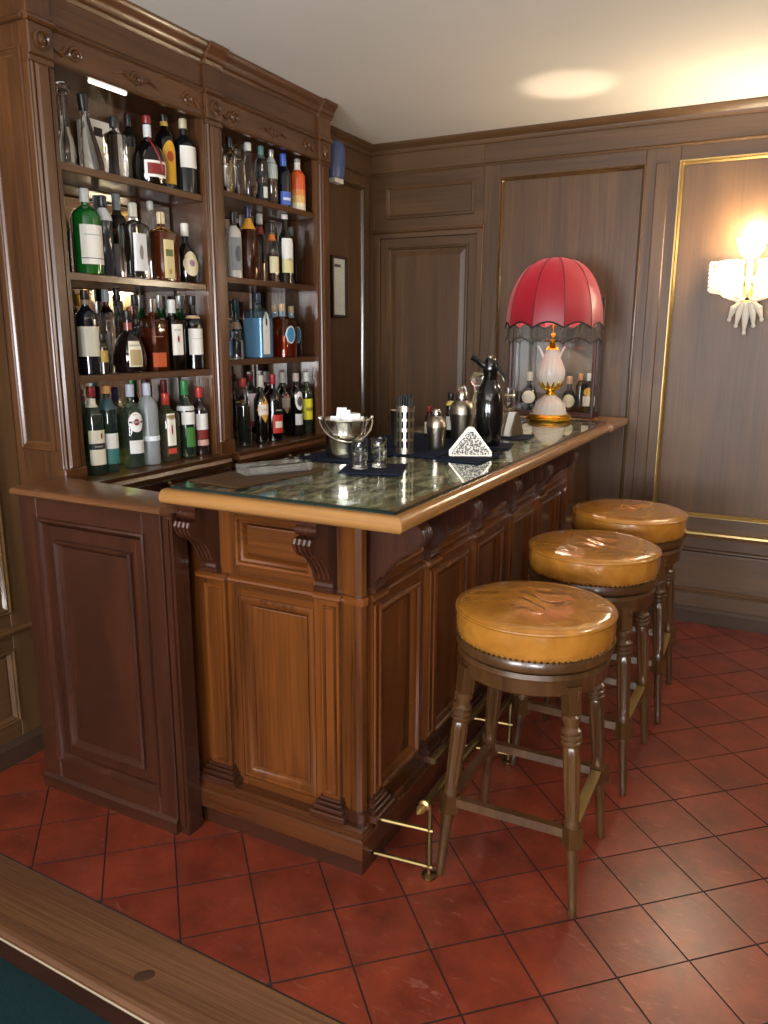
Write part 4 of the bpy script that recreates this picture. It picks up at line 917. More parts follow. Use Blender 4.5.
B('whiskey bottle with white label and red seal on third shelf', 175, 372, 301, 20, 2, 'square', bottle_glass('5b4a36', False), n=4, cap=('c9c9c4', .18), liquid=('3a1c0d', .75), labels=[('eae7df', .22, .66, .58, 'rect'), ('8c1f1c', .40, .50, .12, 'oval', 0, .0016)], texts=[('JIM BEAM', .575, .034, '222222')])
B('green bottle with silver cap nearest the divider on third shelf', 183, 371, 297, 14, 2, 'wine', bottle_glass('1d5a2c'), back=True, cap=('b9b9b4', .17))
B('black bottle with plain white label at right end of third shelf', 195, 370, 297, 18, 2, 'wine', DK, cap=('17181a', .12), neck=('c8a880', .70, .74), labels=[('e4e2da', .20, .56, .85, 'rect'), ('8a8a84', .42, .425, .5, 'rect', 0, .0016)])
# --- left bay, bottom shelf
B('green tinted bottle with red cap and white label with black band', 97, 475, 381, 20, 3, 'spirit', LGR, cap=('8e2a2a', .10), neck=('ded6c4', .78, .88), labels=[('e2dcc6', .12, .30, .75, 'rect'), ('16181a', .30, .37, .75, 'rect'), ('e2dcc6', .37, .52, .75, 'rect'), ('7a3322', .42, .49, .10, 'oval', .35, .0016)], texts=[('AMARO', .335, .030, 'e8e4d8')])
B('bottle with tan cork and white and teal label', 112, 471, 379, 16, 3, 'tall', bottle_glass('8fb0a8', False), cap=('c98f55', .08), neck=('2d4a50', .74, .86), labels=[('dcdcd8', .28, .46, .8, 'rect'), ('2f6f6c', .10, .28, .8, 'rect')])
B('clear bottle with navy cap behind the vermouth', 120, 468, 388, 12, 3, 'wine', LGR, back=True, cap=('27305a', .16))
B('clear vermouth bottle with oval white label', 135, 471, 378, 21, 3, 'wine', LGR, cap=('b9c0cc', .14), labels=[('e4e2de', .44, .68, .62, 'oval'), ('8c1f24', .52, .60, .24, 'oval', 0, .0016), ('d9d7d2', .18, .34, .62, 'rect'), ('1b1b1d', .55, .572, .58, 'rect', 0, .0019)], texts=[('MARTINI', .561, .036, 'f4f2ec', 0, 1.0)])
B('tall frosted grey vodka bottle on the bottom shelf', 151, 465, 372, 20, 3, 'tall', 'frosted', cap=('b8c2cf', .14), labels=[('dfe6ee', .30, .36, .9, 'rect')])
B('gin bottle with red cap and red figure on tall white label', 169, 466, 394, 20, 3, 'square', bottle_glass('c9c2a0', False), n=5, cap=('b3342c', .16), labels=[('ece8dc', .24, .72, .46, 'rect'), ('a3262a', .40, .56, .10, 'oval', 0, .0016), ('c4432f', .12, .20, .44, 'rect')], texts=[('GIN', .64, .020, 'a3262a')])
B('bottle with red capsule behind the red capped gin', 168, 462, 377, 12, 3, 'wine', SMK, back=True, cap=('7d2028', .22))
B('bottle with green cap and white and green labels', 188, 462, 377, 17, 3, 'wine', bottle_glass('1c2a20'), cap=('2c7a44', .18), neck=('c9ccc8', .62, .68), labels=[('e4e4de', .44, .60, .8, 'rect'), ('3f7a35', .14, .40, .5, 'rect', .1)])
B('bottle with small red cap and white and red labels by the divider', 202, 458, 388, 15, 3, 'spirit', bottle_glass('2a1c1c'), cap=('b3342c', .14), labels=[('e4e0da', .38, .62, .9, 'rect'), ('7d2420', .24, .38, .9, 'rect'), ('d8a898', .14, .23, .8, 'rect')])
# --- right bay, top shelf
B('clear bottle with yellow edge at far left of right top shelf', 226, 189, 148, 10, 0, 'square', CRY, n=5, back=True, cap=None, labels=[('d0a83a', .2, .7, .5, 'rect')])
B('clear bottle with black stopper on right top shelf', 231, 190, 138, 11, 0, 'square', CRY, n=5, cap=('161618', .18))
B('cut crystal bottle beside the black stoppered one', 239, 191, 150, 14, 0, 'spirit', CRY, cap=('crystal', .10), stopper=True, ribs=.02)
B('drop shaped clear bottle with white cap on right top shelf', 249, 194, 144, 17, 0, 'drop', CRY, cap=('e0e0da', .13))
B('bottle with teal cap and black label on right top shelf', 262, 198, 136, 13, 0, 'tall', CRY, cap=('5b807c', .22), labels=[('121316', .05, .34, 1.0, 'rect'), ('1a1c1e', .46, .56, 1.0, 'rect'), ('cfd2d0', .08, .28, .3, 'rect', 0, .0016)])
B('bottle wrapped in silver foil with brown glass base', 272, 201, 138, 12, 0, 'tall', bottle_glass('4a3d34'), cap=('9b9b96', .12), neck=('a9b0aa', .48, .88))
B('bottle with blue cap and blue base label', 284, 204, 149, 14, 0, 'wine', bottle_glass('11131f'), cap=('3a5bb0', .22), labels=[('4a6ac0', .05, .30, .9, 'rect'), ('c9d2ea', .14, .19, .6, 'rect', 0, .0016)])
def ombre(t, pr, R, H):
    for (za, zb, c) in ((.0, .16, 'e6d9b8'), (.16, .30, 'e0b06a'), (.30, .42, 'd98444'), (.42, .80, 'cf5a2a')):
        rr = [(radius_at(pr, H * (za + (zb - za) * k / 4)) + .0009, H * (za + (zb - za) * k / 4)) for k in range(5)]
        MB().lathe(rr, 20, cap=False).build('sleeve_band', flat(c, .35), t, True)
B('orange to white sleeved bottle with white neck on right top shelf', 298, 208, 150, 15, 0, 'spirit', bottle_glass('cf5a2a'), cap=('8c8a84', .06), neck=('e4ded6', .80, .95), extra=ombre, texts=[('K', .87, .009, 'b8322a')])
# --- right bay, second shelf
B('white ceramic bottle with dark striped neck', 235, 277, 213, 15, 1, 'spirit', flat('cfcdc6', .25), cap=('1c1c1e', .14), neck=('23211f', .80, .86), labels=[('8f9396', .12, .62, .8, 'rect'), ('5c6066', .25, .5, .35, 'oval', 0, .0016)])
B('round cognac bottle with gold neck and blue cap', 250, 278, 208, 20, 1, 'slope', BRN, cap=('23284f', .15), neck=('d99a34', .70, .85), liquid=('3a1408', .60))
B('clear bottle with silver cap and red neck band', 261, 279, 209, 13, 1, 'slope', CLR, cap=('c4c4c0', .14), neck=('8c3a3a', .72, .82), liquid=('7a3a14', .3), back=True)
B('small bottle with orange neck and amber liquid', 273, 279, 224, 12, 1, 'slope', CLR, cap=('1c1a1a', .14), neck=('c9702c', .72, .82), liquid=('33120a', .50), labels=[('dcd2a8', .16, .44, .9, 'rect')])
B('dark bottle with broad white label on right second shelf', 286, 282, 212, 15, 1, 'wine', bottle_glass('171a12'), cap=('d9d3c8', .06), labels=[('e4e2dc', .36, .66, .9, 'rect'), ('d9cf94', .16, .36, .9, 'rect')], texts=[('62', .36, .018, '1a1a1a')])
B('dark bottle with grey cap standing behind the white labelled one', 292, 280, 228, 10, 1, 'spirit', BR, back=True, cap=('8a8c8c', .14))
# --- right bay, third shelf
B('dark teal bottle with pale neck label, third shelf right bay', 237, 357, 300, 14, 2, 'squat', bottle_glass('14323c'), cap=('1f4a58', .2), neck=('b59a84', .50, .62), back=True)
B('clear squat jar bottle in front of the teal one', 237, 358, 335, 14, 2, 'jar', CRY, cap=None, dx=.01)
B('blue gin bottle with white arched label on third shelf', 259, 358, 294, 24, 2, 'square', BLU, n=6, cap=('2a3f52', .13), labels=[('e4e4de', .06, .72, .40, 'arch', .12), ('2c2f33', .50, .62, .12, 'oval', .12, .0016)], texts=[('BOMBAY', .42, .018, '2a4f8a', .12)], liquid=('9dbccf', .62))
for i, (u, vb, bk, lb) in enumerate(((283, 358, False, 'squat square bottle of orange liqueur with round blue label in front'), (276, 356, True, 'squat corked bottle behind the orange liqueur, left one'), (292, 355, True, 'squat corked bottle behind the orange liqueur, right one'))):
    B(lb, u, vb, 305 + i, 24 - 6 * bk, 2, 'square', BRN if not bk else CLR, n=5, back=bk, cap=('d3b58a', .12), neck=('9cc0cc', .78, .88), labels=[('e4e6e4', .26, .60, .55, 'oval', .1), ('4f9ad0', .29, .57, .46, 'oval', .1, .0016)], liquid=('b8441c', .42) if not bk else None)
# --- right bay, bottom shelf
B('pale clear bottle at far left of right bottom shelf', 228, 449, 376, 8, 3, 'spirit', CRY, back=True, cap=('c9c9c4', .12))
B('clear bottle with red cap, bottom shelf of right bay', 245, 449, 379, 15, 3, 'wine', CLR, cap=('a83a34', .12), liquid=('23251f', .6))
B('slim bottle with pink and white label', 252, 446, 372, 12, 3, 'tall', CLR, back=True, cap=('7a2a30', .10), labels=[('dcc9cc', .30, .72, .8, 'rect'), ('c04a5a', .22, .30, .8, 'rect')])
B('amaro bottle with white neck and orange diamond label, left one', 262, 443, 372, 14, 3, 'wine', bottle_glass('14110c'), cap=('d2cec2', .16), labels=[('d39a3a', .30, .70, .95, 'diamond'), ('ead9c9', .42, .58, .8, 'rect', 0, .0016)], texts=[('AVERNA', .50, .036, 'b03a2c')])
B('black bottle with red cap and small red label', 274, 441, 372, 19, 3, 'wine', bottle_glass('0c0808'), cap=('9c2a34', .14), labels=[('c23328', .12, .40, .55, 'rect'), ('e4d9c4', .20, .30, .35, 'rect', 0, .0016)], texts=[('AMARO', .47, .034, 'd8d2c6')])
B('amaro bottle with white neck and orange diamond label, right one', 284, 438, 370, 13, 3, 'wine', bottle_glass('14110c'), cap=('d2cec2', .16), labels=[('dba58a', .34, .70, .95, 'diamond'), ('e6d6c8', .44, .6, .7, 'rect', 0, .0016)], back=True)
B('black bottle with oval white label on right bottom shelf', 297, 436, 374, 12, 3, 'spirit', DK, cap=('b0a49c', .12), labels=[('d9d8d4', .42, .72, .7, 'oval'), ('4a4a4c', .48, .64, .42, 'oval', 0, .0016), ('cfcfca', .18, .36, .7, 'rect')])
B('green bottle with square yellow label at right end', 307, 433, 373, 12, 3, 'spirit', bottle_glass('232a1c'), cap=('c9ccc4', .14), labels=[('d9d02a', .24, .58, 1.0, 'rect'), ('8a8420', .38, .44, .6, 'rect', 0, .0016)])

# ================================================================== TABLE LAMP
def table_lamp():
    x, y = -1.121, 4.0; z = ZB
    t = thing('table_lamp', 'table lamp with ribbed milky glass stem and red fringed dome shade', 'lamp', (x, y, z))
    c = (x, y, z)
    rib = lambda n, k: (lambda a, zz: 1 + k * math.cos(n * a))
    MB().lathe([(0.105, 0), (0.116, 0.002), (0.118, 0.010), (0.109, 0.015), (0.111, 0.021), (0.104, 0.028), (0.090, 0.032)], 40, c).build('base', 'gold', t, True)
    MB().lathe([(0.086, 0.032), (0.083, 0.055), (0.072, 0.086), (0.052, 0.108), (0.034, 0.122), (0.026, 0.128)], 64, c, rib(18, 0.02)).build('glass_bell', 'milk_glass', t, True, angle=60)
    MB().lathe([(0.024, 0.126), (0.030, 0.132), (0.022, 0.140), (0.019, 0.146), (0.026, 0.152), (0.036, 0.160), (0.044, 0.172), (0.040, 0.176)], 24, c).build('gold_cup', 'gold', t, True)
    lf = MB()
    for k in range(12):
        a = 2 * PI * k / 12; lf.tube([(x + 0.034 * math.cos(a), y + 0.034 * math.sin(a), z + 0.160), (x + 0.053 * math.cos(a), y + 0.053 * math.sin(a), z + 0.180), (x + 0.062 * math.cos(a), y + 0.062 * math.sin(a), z + 0.198)], [0.008, 0.008, 0.001], 6)
    lf.build('gold_leaves', 'gold', t, True)
    MB().lathe([(0.032, 0.166), (0.050, 0.180), (0.064, 0.205), (0.070, 0.232), (0.067, 0.258), (0.056, 0.288), (0.043, 0.318), (0.035, 0.344), (0.034, 0.358)], 72, c, rib(16, 0.028)).build('glass_vase', 'milk_glass', t, True, angle=60)
    MB().lathe([(0.040, 0.356), (0.036, 0.362), (0.024, 0.372), (0.016, 0.384), (0.012, 0.392), (0.040, 0.398), (0.042, 0.404), (0.014, 0.408), (0.012, 0.424), (0.016, 0.430), (0.008, 0.440)], 24, c).build('collar', 'gold', t, True)
    for s in (-1, 1): MB().tube([(x + s * 0.040, y - 0.01, z + 0.306), (x + s * 0.046, y - 0.012, z + 0.330), (x + s * 0.056, y - 0.014, z + 0.352), (x + s * 0.068, y - 0.014, z + 0.374)], [0.006, 0.0065, 0.006, 0.004], 8).build('glass_horn', 'milk_glass', t, True)
    MB().tube([(x, y, z + 0.44), (x, y, z + 0.50), (x - 0.010, y + 0.032, z + 0.556)], 0.006, 8).build('stem', 'gold', t, True)
    MB().lathe([(0.010, 0.552), (0.018, 0.570), (0.026, 0.592), (0.024, 0.612), (0.010, 0.626)], 14, c).xf(Matrix.Translation((-0.012, 0.036, 0))).build('bulb', 'lamp_bulb', t, True)
    # shade: ten gored panels, scalloped hem
    NP = 10; R = 0.243
    def sh(u, v):
        """u around in panels, v 0 hem .. 1 top"""
        a = 2 * PI * u / NP + 0.16; f = u % 1.0
        ang = v * PI / 2 * 0.94
        r = R * (math.cos(ang) ** 0.78) * (1 - 0.030 * (math.sin(PI * f)) * 1.0) * (1 - 0.02 * (1 - v) * 0)
        zz = 0.487 + 0.318 * math.sin(ang) ** 1.0 - (1 - v) ** 3 * 0.028 * math.sin(PI * f) * -1 - (1 - v) ** 3 * 0.024
        r = max(r, 0.036)
        return (x + r * math.cos(a), y + r * math.sin(a), z + zz)
    NU, NV = 6, 12
    for p in range(NP):
        m = MB(); vs = []; fs = []
        for i in range(NU + 1):
            for j in range(NV + 1): vs.append(sh(p + i / NU * 0.9999, j / NV))
        for i in range(NU):
            for j in range(NV): q = i * (NV + 1) + j; fs.append((q, q + NV + 1, q + NV + 2, q + 1))
        m.add(vs, fs).build('shade_panel', 'red_shade', t, True, angle=70)
        MB().tube([sh(p, j / NV) for j in range(NV + 1)], 0.0022, 5).build('shade_rib', 'red_trim', t, True)
    hem = [sh(k / 6, 0) for k in range(NP * 6 + 1)]
    MB().tube([sh(k / 6 if k % 6 else k / 6 + 1e-5, 0) for k in range(NP * 6 + 1)], 0.0045, 6, False).build('hem_trim', 'fringe_black', t, True)
    fr = MB(); n = 300
    for k in range(n):
        q = sh(k * NP / n, 0); a = math.atan2(q[1] - y, q[0] - x) + PI / 2; w = 0.00085; dx, dy = w * math.cos(a), w * math.sin(a); L = 0.082 + 0.006 * math.sin(k * 1.7)
        fr.add([(q[0] - dx, q[1] - dy, q[2]), (q[0] + dx, q[1] + dy, q[2]), (q[0] + dx, q[1] + dy, q[2] - L), (q[0] - dx, q[1] - dy, q[2] - L)], [(0, 1, 2, 3)])
    fr.build('fringe', 'fringe_black', t)['kind'] = 'stuff'
    pts = [sh(k * NP / 60, 0) for k in range(61)]
    MB().tube([(p[0], p[1], p[2] - 0.074) for p in pts], 0.003, 5, False).build('fringe_hem', 'fringe_black', t)
    l = bpy.data.lights.new('table_lamp_light', 'POINT'); l.energy = P_LAMP; l.color = (1.0, 0.82, 0.58); l.shadow_soft_size = 0.012
    o = bpy.data.objects.new('table_lamp_light', l); COL.objects.link(o); o.parent = t; o.location = (-0.015, 0.042, 0.640)
table_lamp()

# ================================================================== DISPLAY CASE
def display_case():
    x0, x1, y0, y1, z0, z1 = -1.437, -0.958, 4.262, 4.41, 1.1215, 1.775
    t = thing('display_case', 'small wooden display case with glass front behind the table lamp', 'cabinet', ((x0 + x1) / 2, (y0 + y1) / 2, z0))
    MB().box(x0, x1, y0, y1, z0, z0 + 0.026).build('bottom', 'case_wood', t); MB().box(x0, x1, y0, y1, z1 - 0.022, z1).build('top', 'case_wood', t)
    MB().box(x0, x1, y1 - 0.008, y1, z0 + 0.026, z1 - 0.022).build('back_panel', flat('6a6058', 0.3), t)
    for xx in (x0, x1 - 0.018):
        for yy in (y0, y1 - 0.026): MB().box(xx, xx + 0.018, yy, yy + 0.018, z0 + 0.026, z1 - 0.022).build('post', 'case_wood', t)
    for xx in (x0 + 0.008, x1 - 0.010): MB().box(xx, xx + 0.003, y0 + 0.018, y1 - 0.026, z0 + 0.026, z1 - 0.022).build('side_pane', 'pane_glass', t)
    MB().box(x0 + 0.018, x1 - 0.018, y0 + 0.006, y0 + 0.009, z0 + 0.026, z1 - 0.022).build('front_pane', 'pane_glass', t)
    FC = Face((0, y0, 0), (1, 0, 0), (0, -1, 0)); FC.frame(mb := MB(), x0, x1, z0, z1, [(0, 0), (0, 0.008), (0.006, 0.010), (0.016, 0.008), (0.018, 0)]); mb.build('door_frame', 'case_wood', t)
    zf = z0 + 0.0275; yb = y0 + 0.064
    G = 'bottles in the display case'
    def cb(u, lab, kind, w, H, gm, **kw):
        p = onY(u, 395, yb); p.z = zf; add_bottle(lab, p, kind, w, H, gm, group=G, aim=-PI / 2 + 0.2, **kw)
    cb(529, 'dark round bottle with pale oval label in the display case', 'squat', 0.048, 0.205, bottle_glass('17181c'), cap=('b8b4a8', .22), labels=[('d6d2c2', .18, .52, .75, 'oval')])
    cb(569, 'small clear bottle with cream label in the display case', 'squat', 0.038, 0.185, SMK, cap=('c9a586', .2), labels=[('d9d2b4', .12, .5, .8, 'oval')])
    cb(589, 'bottle with gold and white label at right of display case', 'spirit', 0.034, 0.205, SMK, cap=('c9ccc8', .18), labels=[('d9d4c0', .16, .42, .9, 'rect'), ('c99f3e', .42, .64, .8, 'oval')])
    p = onY(580, 392, yb + 0.034); p.z = zf; add_bottle('bottle with tan cap at the back of display case', p, 'spirit', 0.024, 0.20, SMK, cap=('b98a66', .16), group=G)
display_case()

# ================================================================== SCONCE
def sconce(x, label):
    y = YW
    t = thing('wall_sconce', label, 'lamp', (x, y - 0.05, 1.75), 'glass wall sconces on the back wall')
    MB().lathe([(0.062, 0), (0.062, 0.008), (0.052, 0.016), (0.03, 0.022)], 24).xf(Matrix.Translation((x, y - 0.001, 1.742)) @ Matrix.Rotation(PI / 2, 4, 'X')).build('backplate', 'gold', t, True)
    MB().tube([(x, y - 0.02, 1.742), (x, y - 0.07, 1.76), (x, y - 0.085, 1.85), (x, y - 0.085, 1.935)], 0.012, 12).build('stem', 'milk_glass', t, True)
    MB().ball((x, y - 0.066, 1.736), 0.010).build('centre_screw', 'dark_metal', t, True)
    sc = lambda a, z: 1 + (0.06 * math.cos(12 * a) * max(0, z) / 0.1)
    for (dx, zz, R) in ((0, 1.925, 1.0), (-0.085, 1.742, 0.95), (0.085, 1.742, 0.95)):
        cx, cy = x + dx, y - 0.10
        if dx: MB().tube([(x, y - 0.05, 1.742), (x + dx * 0.5, y - 0.085, 1.728), (cx, cy, 1.745)], 0.009, 8).build('arm', 'milk_glass', t, True)
        MB().lathe([(0.016, 0), (0.036 * R, 0.012), (0.054 * R, 0.036), (0.062 * R, 0.062), (0.070 * R, 0.098), (0.066 * R, 0.098), (0.056 * R, 0.06), (0.03, 0.016)], 48, (cx, cy, zz), sc, cap=False).build('glass_cup', 'milk_glass', t, True, angle=60)
        MB().ball((cx, cy, zz + 0.088), 0.040, 14, 8, (1, 1, 1.15)).build('bulb', 'bulb_lit', t, True)
        l = bpy.data.lights.new('sconce_light', 'POINT'); l.energy = P_SCONCE; l.color = (1.0, 0.86, 0.66); l.shadow_soft_size = 0.04
        o = bpy.data.objects.new('sconce_light', l); COL.objects.link(o); o.parent = t; o.location = (dx, cy - (y - 0.05), zz + 0.088 + 0.055 - 1.75)
    for s in (-1, 1):   # moulded glass leaf plates behind the lower cups
        m = MB(); N = 18; out = []
        for k in range(N + 1):
            a = PI * (0.02 + 0.96 * k / N) * 0.5
            r = 0.175 + 0.009 * math.cos(k * 2.1)
            out.append((x + s * (0.03 + min(r * math.cos(a) * 1.02, 0.150)), 1.765 + min(r * math.sin(a), 0.150)))
        poly = [(x + s * 0.02, 1.74)] + out
        m.prism(poly, lambda q: (q[0], y - 0.028, q[1]), lambda q: (q[0], y - 0.040, q[1])).build('glass_leaf', 'milk_glass', t)
        bd = MB()
        for k in range(9): a = k / 8; bd.ball((x + s * (0.035 + 0.145 * a), y - 0.036, 1.917 + 0.004 * math.sin(5 * a)), 0.011, 8, 5)
        for k in range(7): a = k / 6; bd.ball((x + s * 0.182, y - 0.036, 1.905 - 0.12 * a), 0.011, 8, 5)
        bd.build('beaded_edge', 'milk_glass', t, True)
    dp = MB()
    for (dx, dz, L) in ((0, 0, 0.150), (-0.035, 0.02, 0.115), (0.035, 0.02, 0.115), (-0.065, 0.045, 0.085), (0.065, 0.045, 0.085)):
        dp.tube([(x + dx * 0.4, y - 0.05, 1.722), (x + dx * 0.9, y - 0.055, 1.722 - L * 0.5 + dz * .3), (x + dx * 1.15, y - 0.05, 1.722 - L)], [0.010, 0.017, 0.006], 8)
        dp.ball((x + dx * 1.15, y - 0.05, 1.722 - L), 0.011, 8, 5)
    dp.build('glass_drops', 'milk_glass', t, True)
sconce(-0.26, 'moulded glass wall sconce with three glowing cups on the gilt panel')
sconce(1.58, 'added unseen moulded glass wall sconce farther right, beyond the plain gilt panel')  # second sconce added out of frame as extra light, matching the first

# ================================================================== THINGS ON THE BAR
def quad_mat(name, pts, mat, label, th=0.004, cat='mat', group=None):
    P = [onZ(u, v, ZB) for u, v in pts]
    m = MB(); m.prism([(p.x, p.y) for p in P], lambda q: (q[0], q[1], ZB + 0.0004), lambda q: (q[0], q[1], ZB + th)); o = m.build(name, mat)
    return tag(o, label, cat, group)
def rect_mat(name, cx, cy, w, l, rot, mat, label, th=0.004, cat='mat', group=None):
    m = MB().box(-w / 2, w / 2, -l / 2, l / 2, 0.0, th); o = m.build(name, mat); o.location = (cx, cy, ZB + 0.0004); o.rotation_euler.z = rot
    return tag(o, label, cat, group)
G = 'dark bar mats'
def at(u, v): return onZ(u, v, ZB + 0.0045)
pB = at(346, 456); rect_mat('bar_mat', pB.x - 0.005, pB.y + 0.012, 0.25, 0.24, 0.0, 'navy_cloth', 'navy bar mat under the ice bucket', group=G)
g1 = at(360, 469); g2 = at(379, 467.5); gm = (g1 + g2) / 2
rect_mat('bar_mat', gm.x + 0.01, gm.y + 0.01, 0.20, 0.20, 0.35, 'navy_cloth', 'navy bar mat under the two cut glasses', group=G)
rect_mat('bar_mat', -1.325, 2.81, 0.44, 0.62, 0.0, 'navy_cloth', 'large navy bar mat under the shakers and straw holder', group=G)
pN = at(470, 456); rect_mat('bar_mat', pN.x, pN.y, 0.165, 0.25, 0.0, 'navy_cloth', 'navy bar mat under the lacy napkin holder', group=G)
pS = at(488, 445); rect_mat('bar_mat', pS.x + 0.004, pS.y + 0.006, 0.17, 0.17, 0.2, 'navy_cloth', 'navy bar mat under the soda siphon', group=G)
pN2 = at(512, 436); rect_mat('bar_mat', pN2.x, pN2.y, 0.16, 0.17, 0.1, 'navy_cloth', 'navy bar mat under the far napkin holder', group=G)
# ice bucket
def ice_bucket():
    t = thing('ice_bucket', 'steel ice bucket full of ice with a swing handle', 'bucket', (pB.x, pB.y, pB.z)); c = (pB.x, pB.y, pB.z)
    MB().lathe([(0.064, 0), (0.069, 0.002), (0.071, 0.02), (0.0745, 0.078), (0.0775, 0.082), (0.0765, 0.088), (0.0835, 0.128), (0.088, 0.131), (0.087, 0.134), (0.080, 0.130), (0.073, 0.09), (0.066, 0.03), (0.02, 0.02)], 40, c).build('bowl', 'steel', t, True)
    MB().lathe([(0.069, 0.018), (0.0705, 0.021), (0.0695, 0.024)], 36, c, cap=False).build('band', 'steel', t, True)
    d = Vector((0.80, 0.60, 0)); pts = []
    for k in range(17):
        a = PI * k / 16; e = d * (0.093 * math.cos(a)); s = Vector((0.60, -0.80, 0)) * (0.085 * math.sin(a))
        pts.append(Vector(c) + e + s + Vector((0, 0, 0.134 - 0.075 * math.sin(a))))
    MB().tube(pts, 0.0042, 8).build('handle', 'steel', t, True)
    for s in (-1, 1): MB().ball(Vector(c) + d * (0.092 * s) + Vector((0, 0, 0.136)), 0.0085).build('handle_lug', 'steel', t, True)
    k = 0
    for (dx, dy, dz, r) in ((-0.03, -0.02, 0.118, .3), (0.02, -0.03, 0.12, .9), (0.0, 0.025, 0.124, 1.4), (-0.04, 0.03, 0.116, .6), (0.045, 0.015, 0.118, .2), (0.0, -0.005, 0.142, .7), (0.038, -0.012, 0.138, 1.1), (-0.022, 0.012, 0.146, .4)):
        m = MB(); h = 0.017; m.box(-h, h, -h, h, -h, h); m.xf(Matrix.Translation((c[0] + dx, c[1] + dy, c[2] + dz)) @ Matrix.Rotation(r, 4, 'Z') @ Matrix.Rotation(0.5 + r, 4, 'X'))
        tag(m.build('ice_cube', 'ice'), 'white ice cube heaped in the steel ice bucket', 'ice', 'ice cubes in the bucket')
ice_bucket()
# cut glasses
for i, (p, lab) in enumerate(((g1, 'left of two small cut glasses on the navy mat'), (g2, 'right of two small cut glasses on the navy mat'))):
    t = thing('shot_glass', lab, 'glass', (p.x, p.y, ZB + 0.0046), 'two small cut glasses', world=False)
    MB().lathe([(0.021, 0), (0.0255, 0.003), (0.0235, 0.008), (0.0225, 0.016), (0.0245, 0.05), (0.0265, 0.056), (0.024, 0.060), (0.0255, 0.096), (0.0242, 0.096), (0.0225, 0.060), (0.021, 0.052), (0.018, 0.016), (0.003, 0.012)], 24, (0, 0, 0), lambda a, z: 1 + (0.05 * math.cos(8 * a + 60 * z) if 0.014 < z < 0.054 else 0)).build('glass_wall', 'crystal', t, True)
    MB().lathe([(0.020, 0.002), (0.021, 0.008), (0.018, 0.014)], 20).build('thick_base', 'crystal', t, True)
# clear acrylic tray on brown pad
tc = at(273, 474)
rect_mat('leather_pad', -1.435, 1.93, 0.20, 0.40, -0.16, 'brown_leather', 'brown leather pad under the clear acrylic tray', 0.003)
def tray():
    t = thing('acrylic_tray', 'long clear acrylic tray on the brown pad', 'tray', (-1.425, 1.985, ZB + 0.0036), world=False); t.rotation_euler.z = -0.50
    w, l, h = 0.078, 0.215, 0.028
    MB().box(-w / 2, w / 2, -l / 2, l / 2, 0, 0.006).build('tray_floor', 'lucite', t)
    for s in (-1, 1):
        MB().box(s * w / 2 - 0.012, s * w / 2 + 0.012, -l / 2, l / 2, 0.006, h).build('side_bar', 'lucite', t)
        MB().box(-w / 2 + 0.012, w / 2 - 0.012, s * (l / 2) - 0.008, s * (l / 2), 0.006, h * (0.9 if s > 0 else 0.5)).build('end_bar', 'lucite', t)
tray()
# straw holder: slotted steel tube with black straws
def straw_holder():
    p = at(405, 453); c = (p.x, p.y, p.z); R = 0.0325; H = 0.170
    t = thing('straw_holder', 'slotted steel straw holder', 'holder', c)
    vs = []; fs = []; m = MB(); seg = 48; rows = [0, 0.012, 0.028, 0.042, 0.050, 0.066, 0.080, 0.088, 0.104, 0.118, 0.126, 0.142, 0.156, 0.162, H]
    slots = {2, 4, 6, 8, 10}
    zr = [0.0, 0.022, 0.046, 0.056, 0.080, 0.094, 0.118, 0.128, 0.152, H]; slot_rows = {1, 3, 5, 7}
    for z in zr:
        for k in range(seg): a = 2 * PI * k / seg; vs.append((c[0] + R * math.cos(a), c[1] + R * math.sin(a), c[2] + z))
    for i in range(len(zr) - 1):
        for k in range(seg):
            if i in slot_rows and k % 4 in (0, 1): continue
            j = (k + 1) % seg; fs.append((i * seg + k, i * seg + j, (i + 1) * seg + j, (i + 1) * seg + k))
    m.add(vs, fs).build('slotted_tube', 'brushed_steel', t, True)
    for z in (0.0, H): MB().lathe([(R - 0.001, z - 0.003 if z else 0), (R + 0.0025, z - 0.003 if z else 0), (R + 0.0025, z + 0.003), (R - 0.001, z + 0.003)], 36, c, cap=False).build('rim', 'steel', t, True)
    MB().lathe([(R - 0.002, 0.0005), (R - 0.002, 0.003)], 30, c).build('base_disc', 'brushed_steel', t)
    n = 0
    for r, cnt in ((0.0, 1), (0.0085, 6), (0.017, 11), (0.0245, 16)):
        for k in range(cnt):
            a = 2 * PI * k / cnt + r * 40; x, y = c[0] + r * math.cos(a), c[1] + r * math.sin(a); h = 0.205 + random.uniform(-0.006, 0.006)
            o = MB().tube([(x, y, c[2] + 0.004), (x, y, c[2] + h)], 0.0034, 6).build('straw', 'black_matte'); tag(o, 'black drinking straw in the slotted steel holder', 'straw', 'black straws in the holder')
straw_holder()
p = at(398, 446); t = thing('steel_tumbler', 'plain steel tumbler behind the slotted straw holder', 'tumbler', (p.x - 0.01, p.y + 0.02, p.z), world=False)
MB().lathe([(0.024, 0), (0.026, 0.002), (0.031, 0.130), (0.034, 0.134), (0.033, 0.137), (0.029, 0.132), (0.023, 0.006)], 32).build('tumbler_wall', 'brushed_steel', t, True)
MB().lathe([(0.0335, 0.1325), (0.035, 0.1355), (0.0335, 0.138)], 32, cap=False).build('rolled_rim', 'steel', t, True)
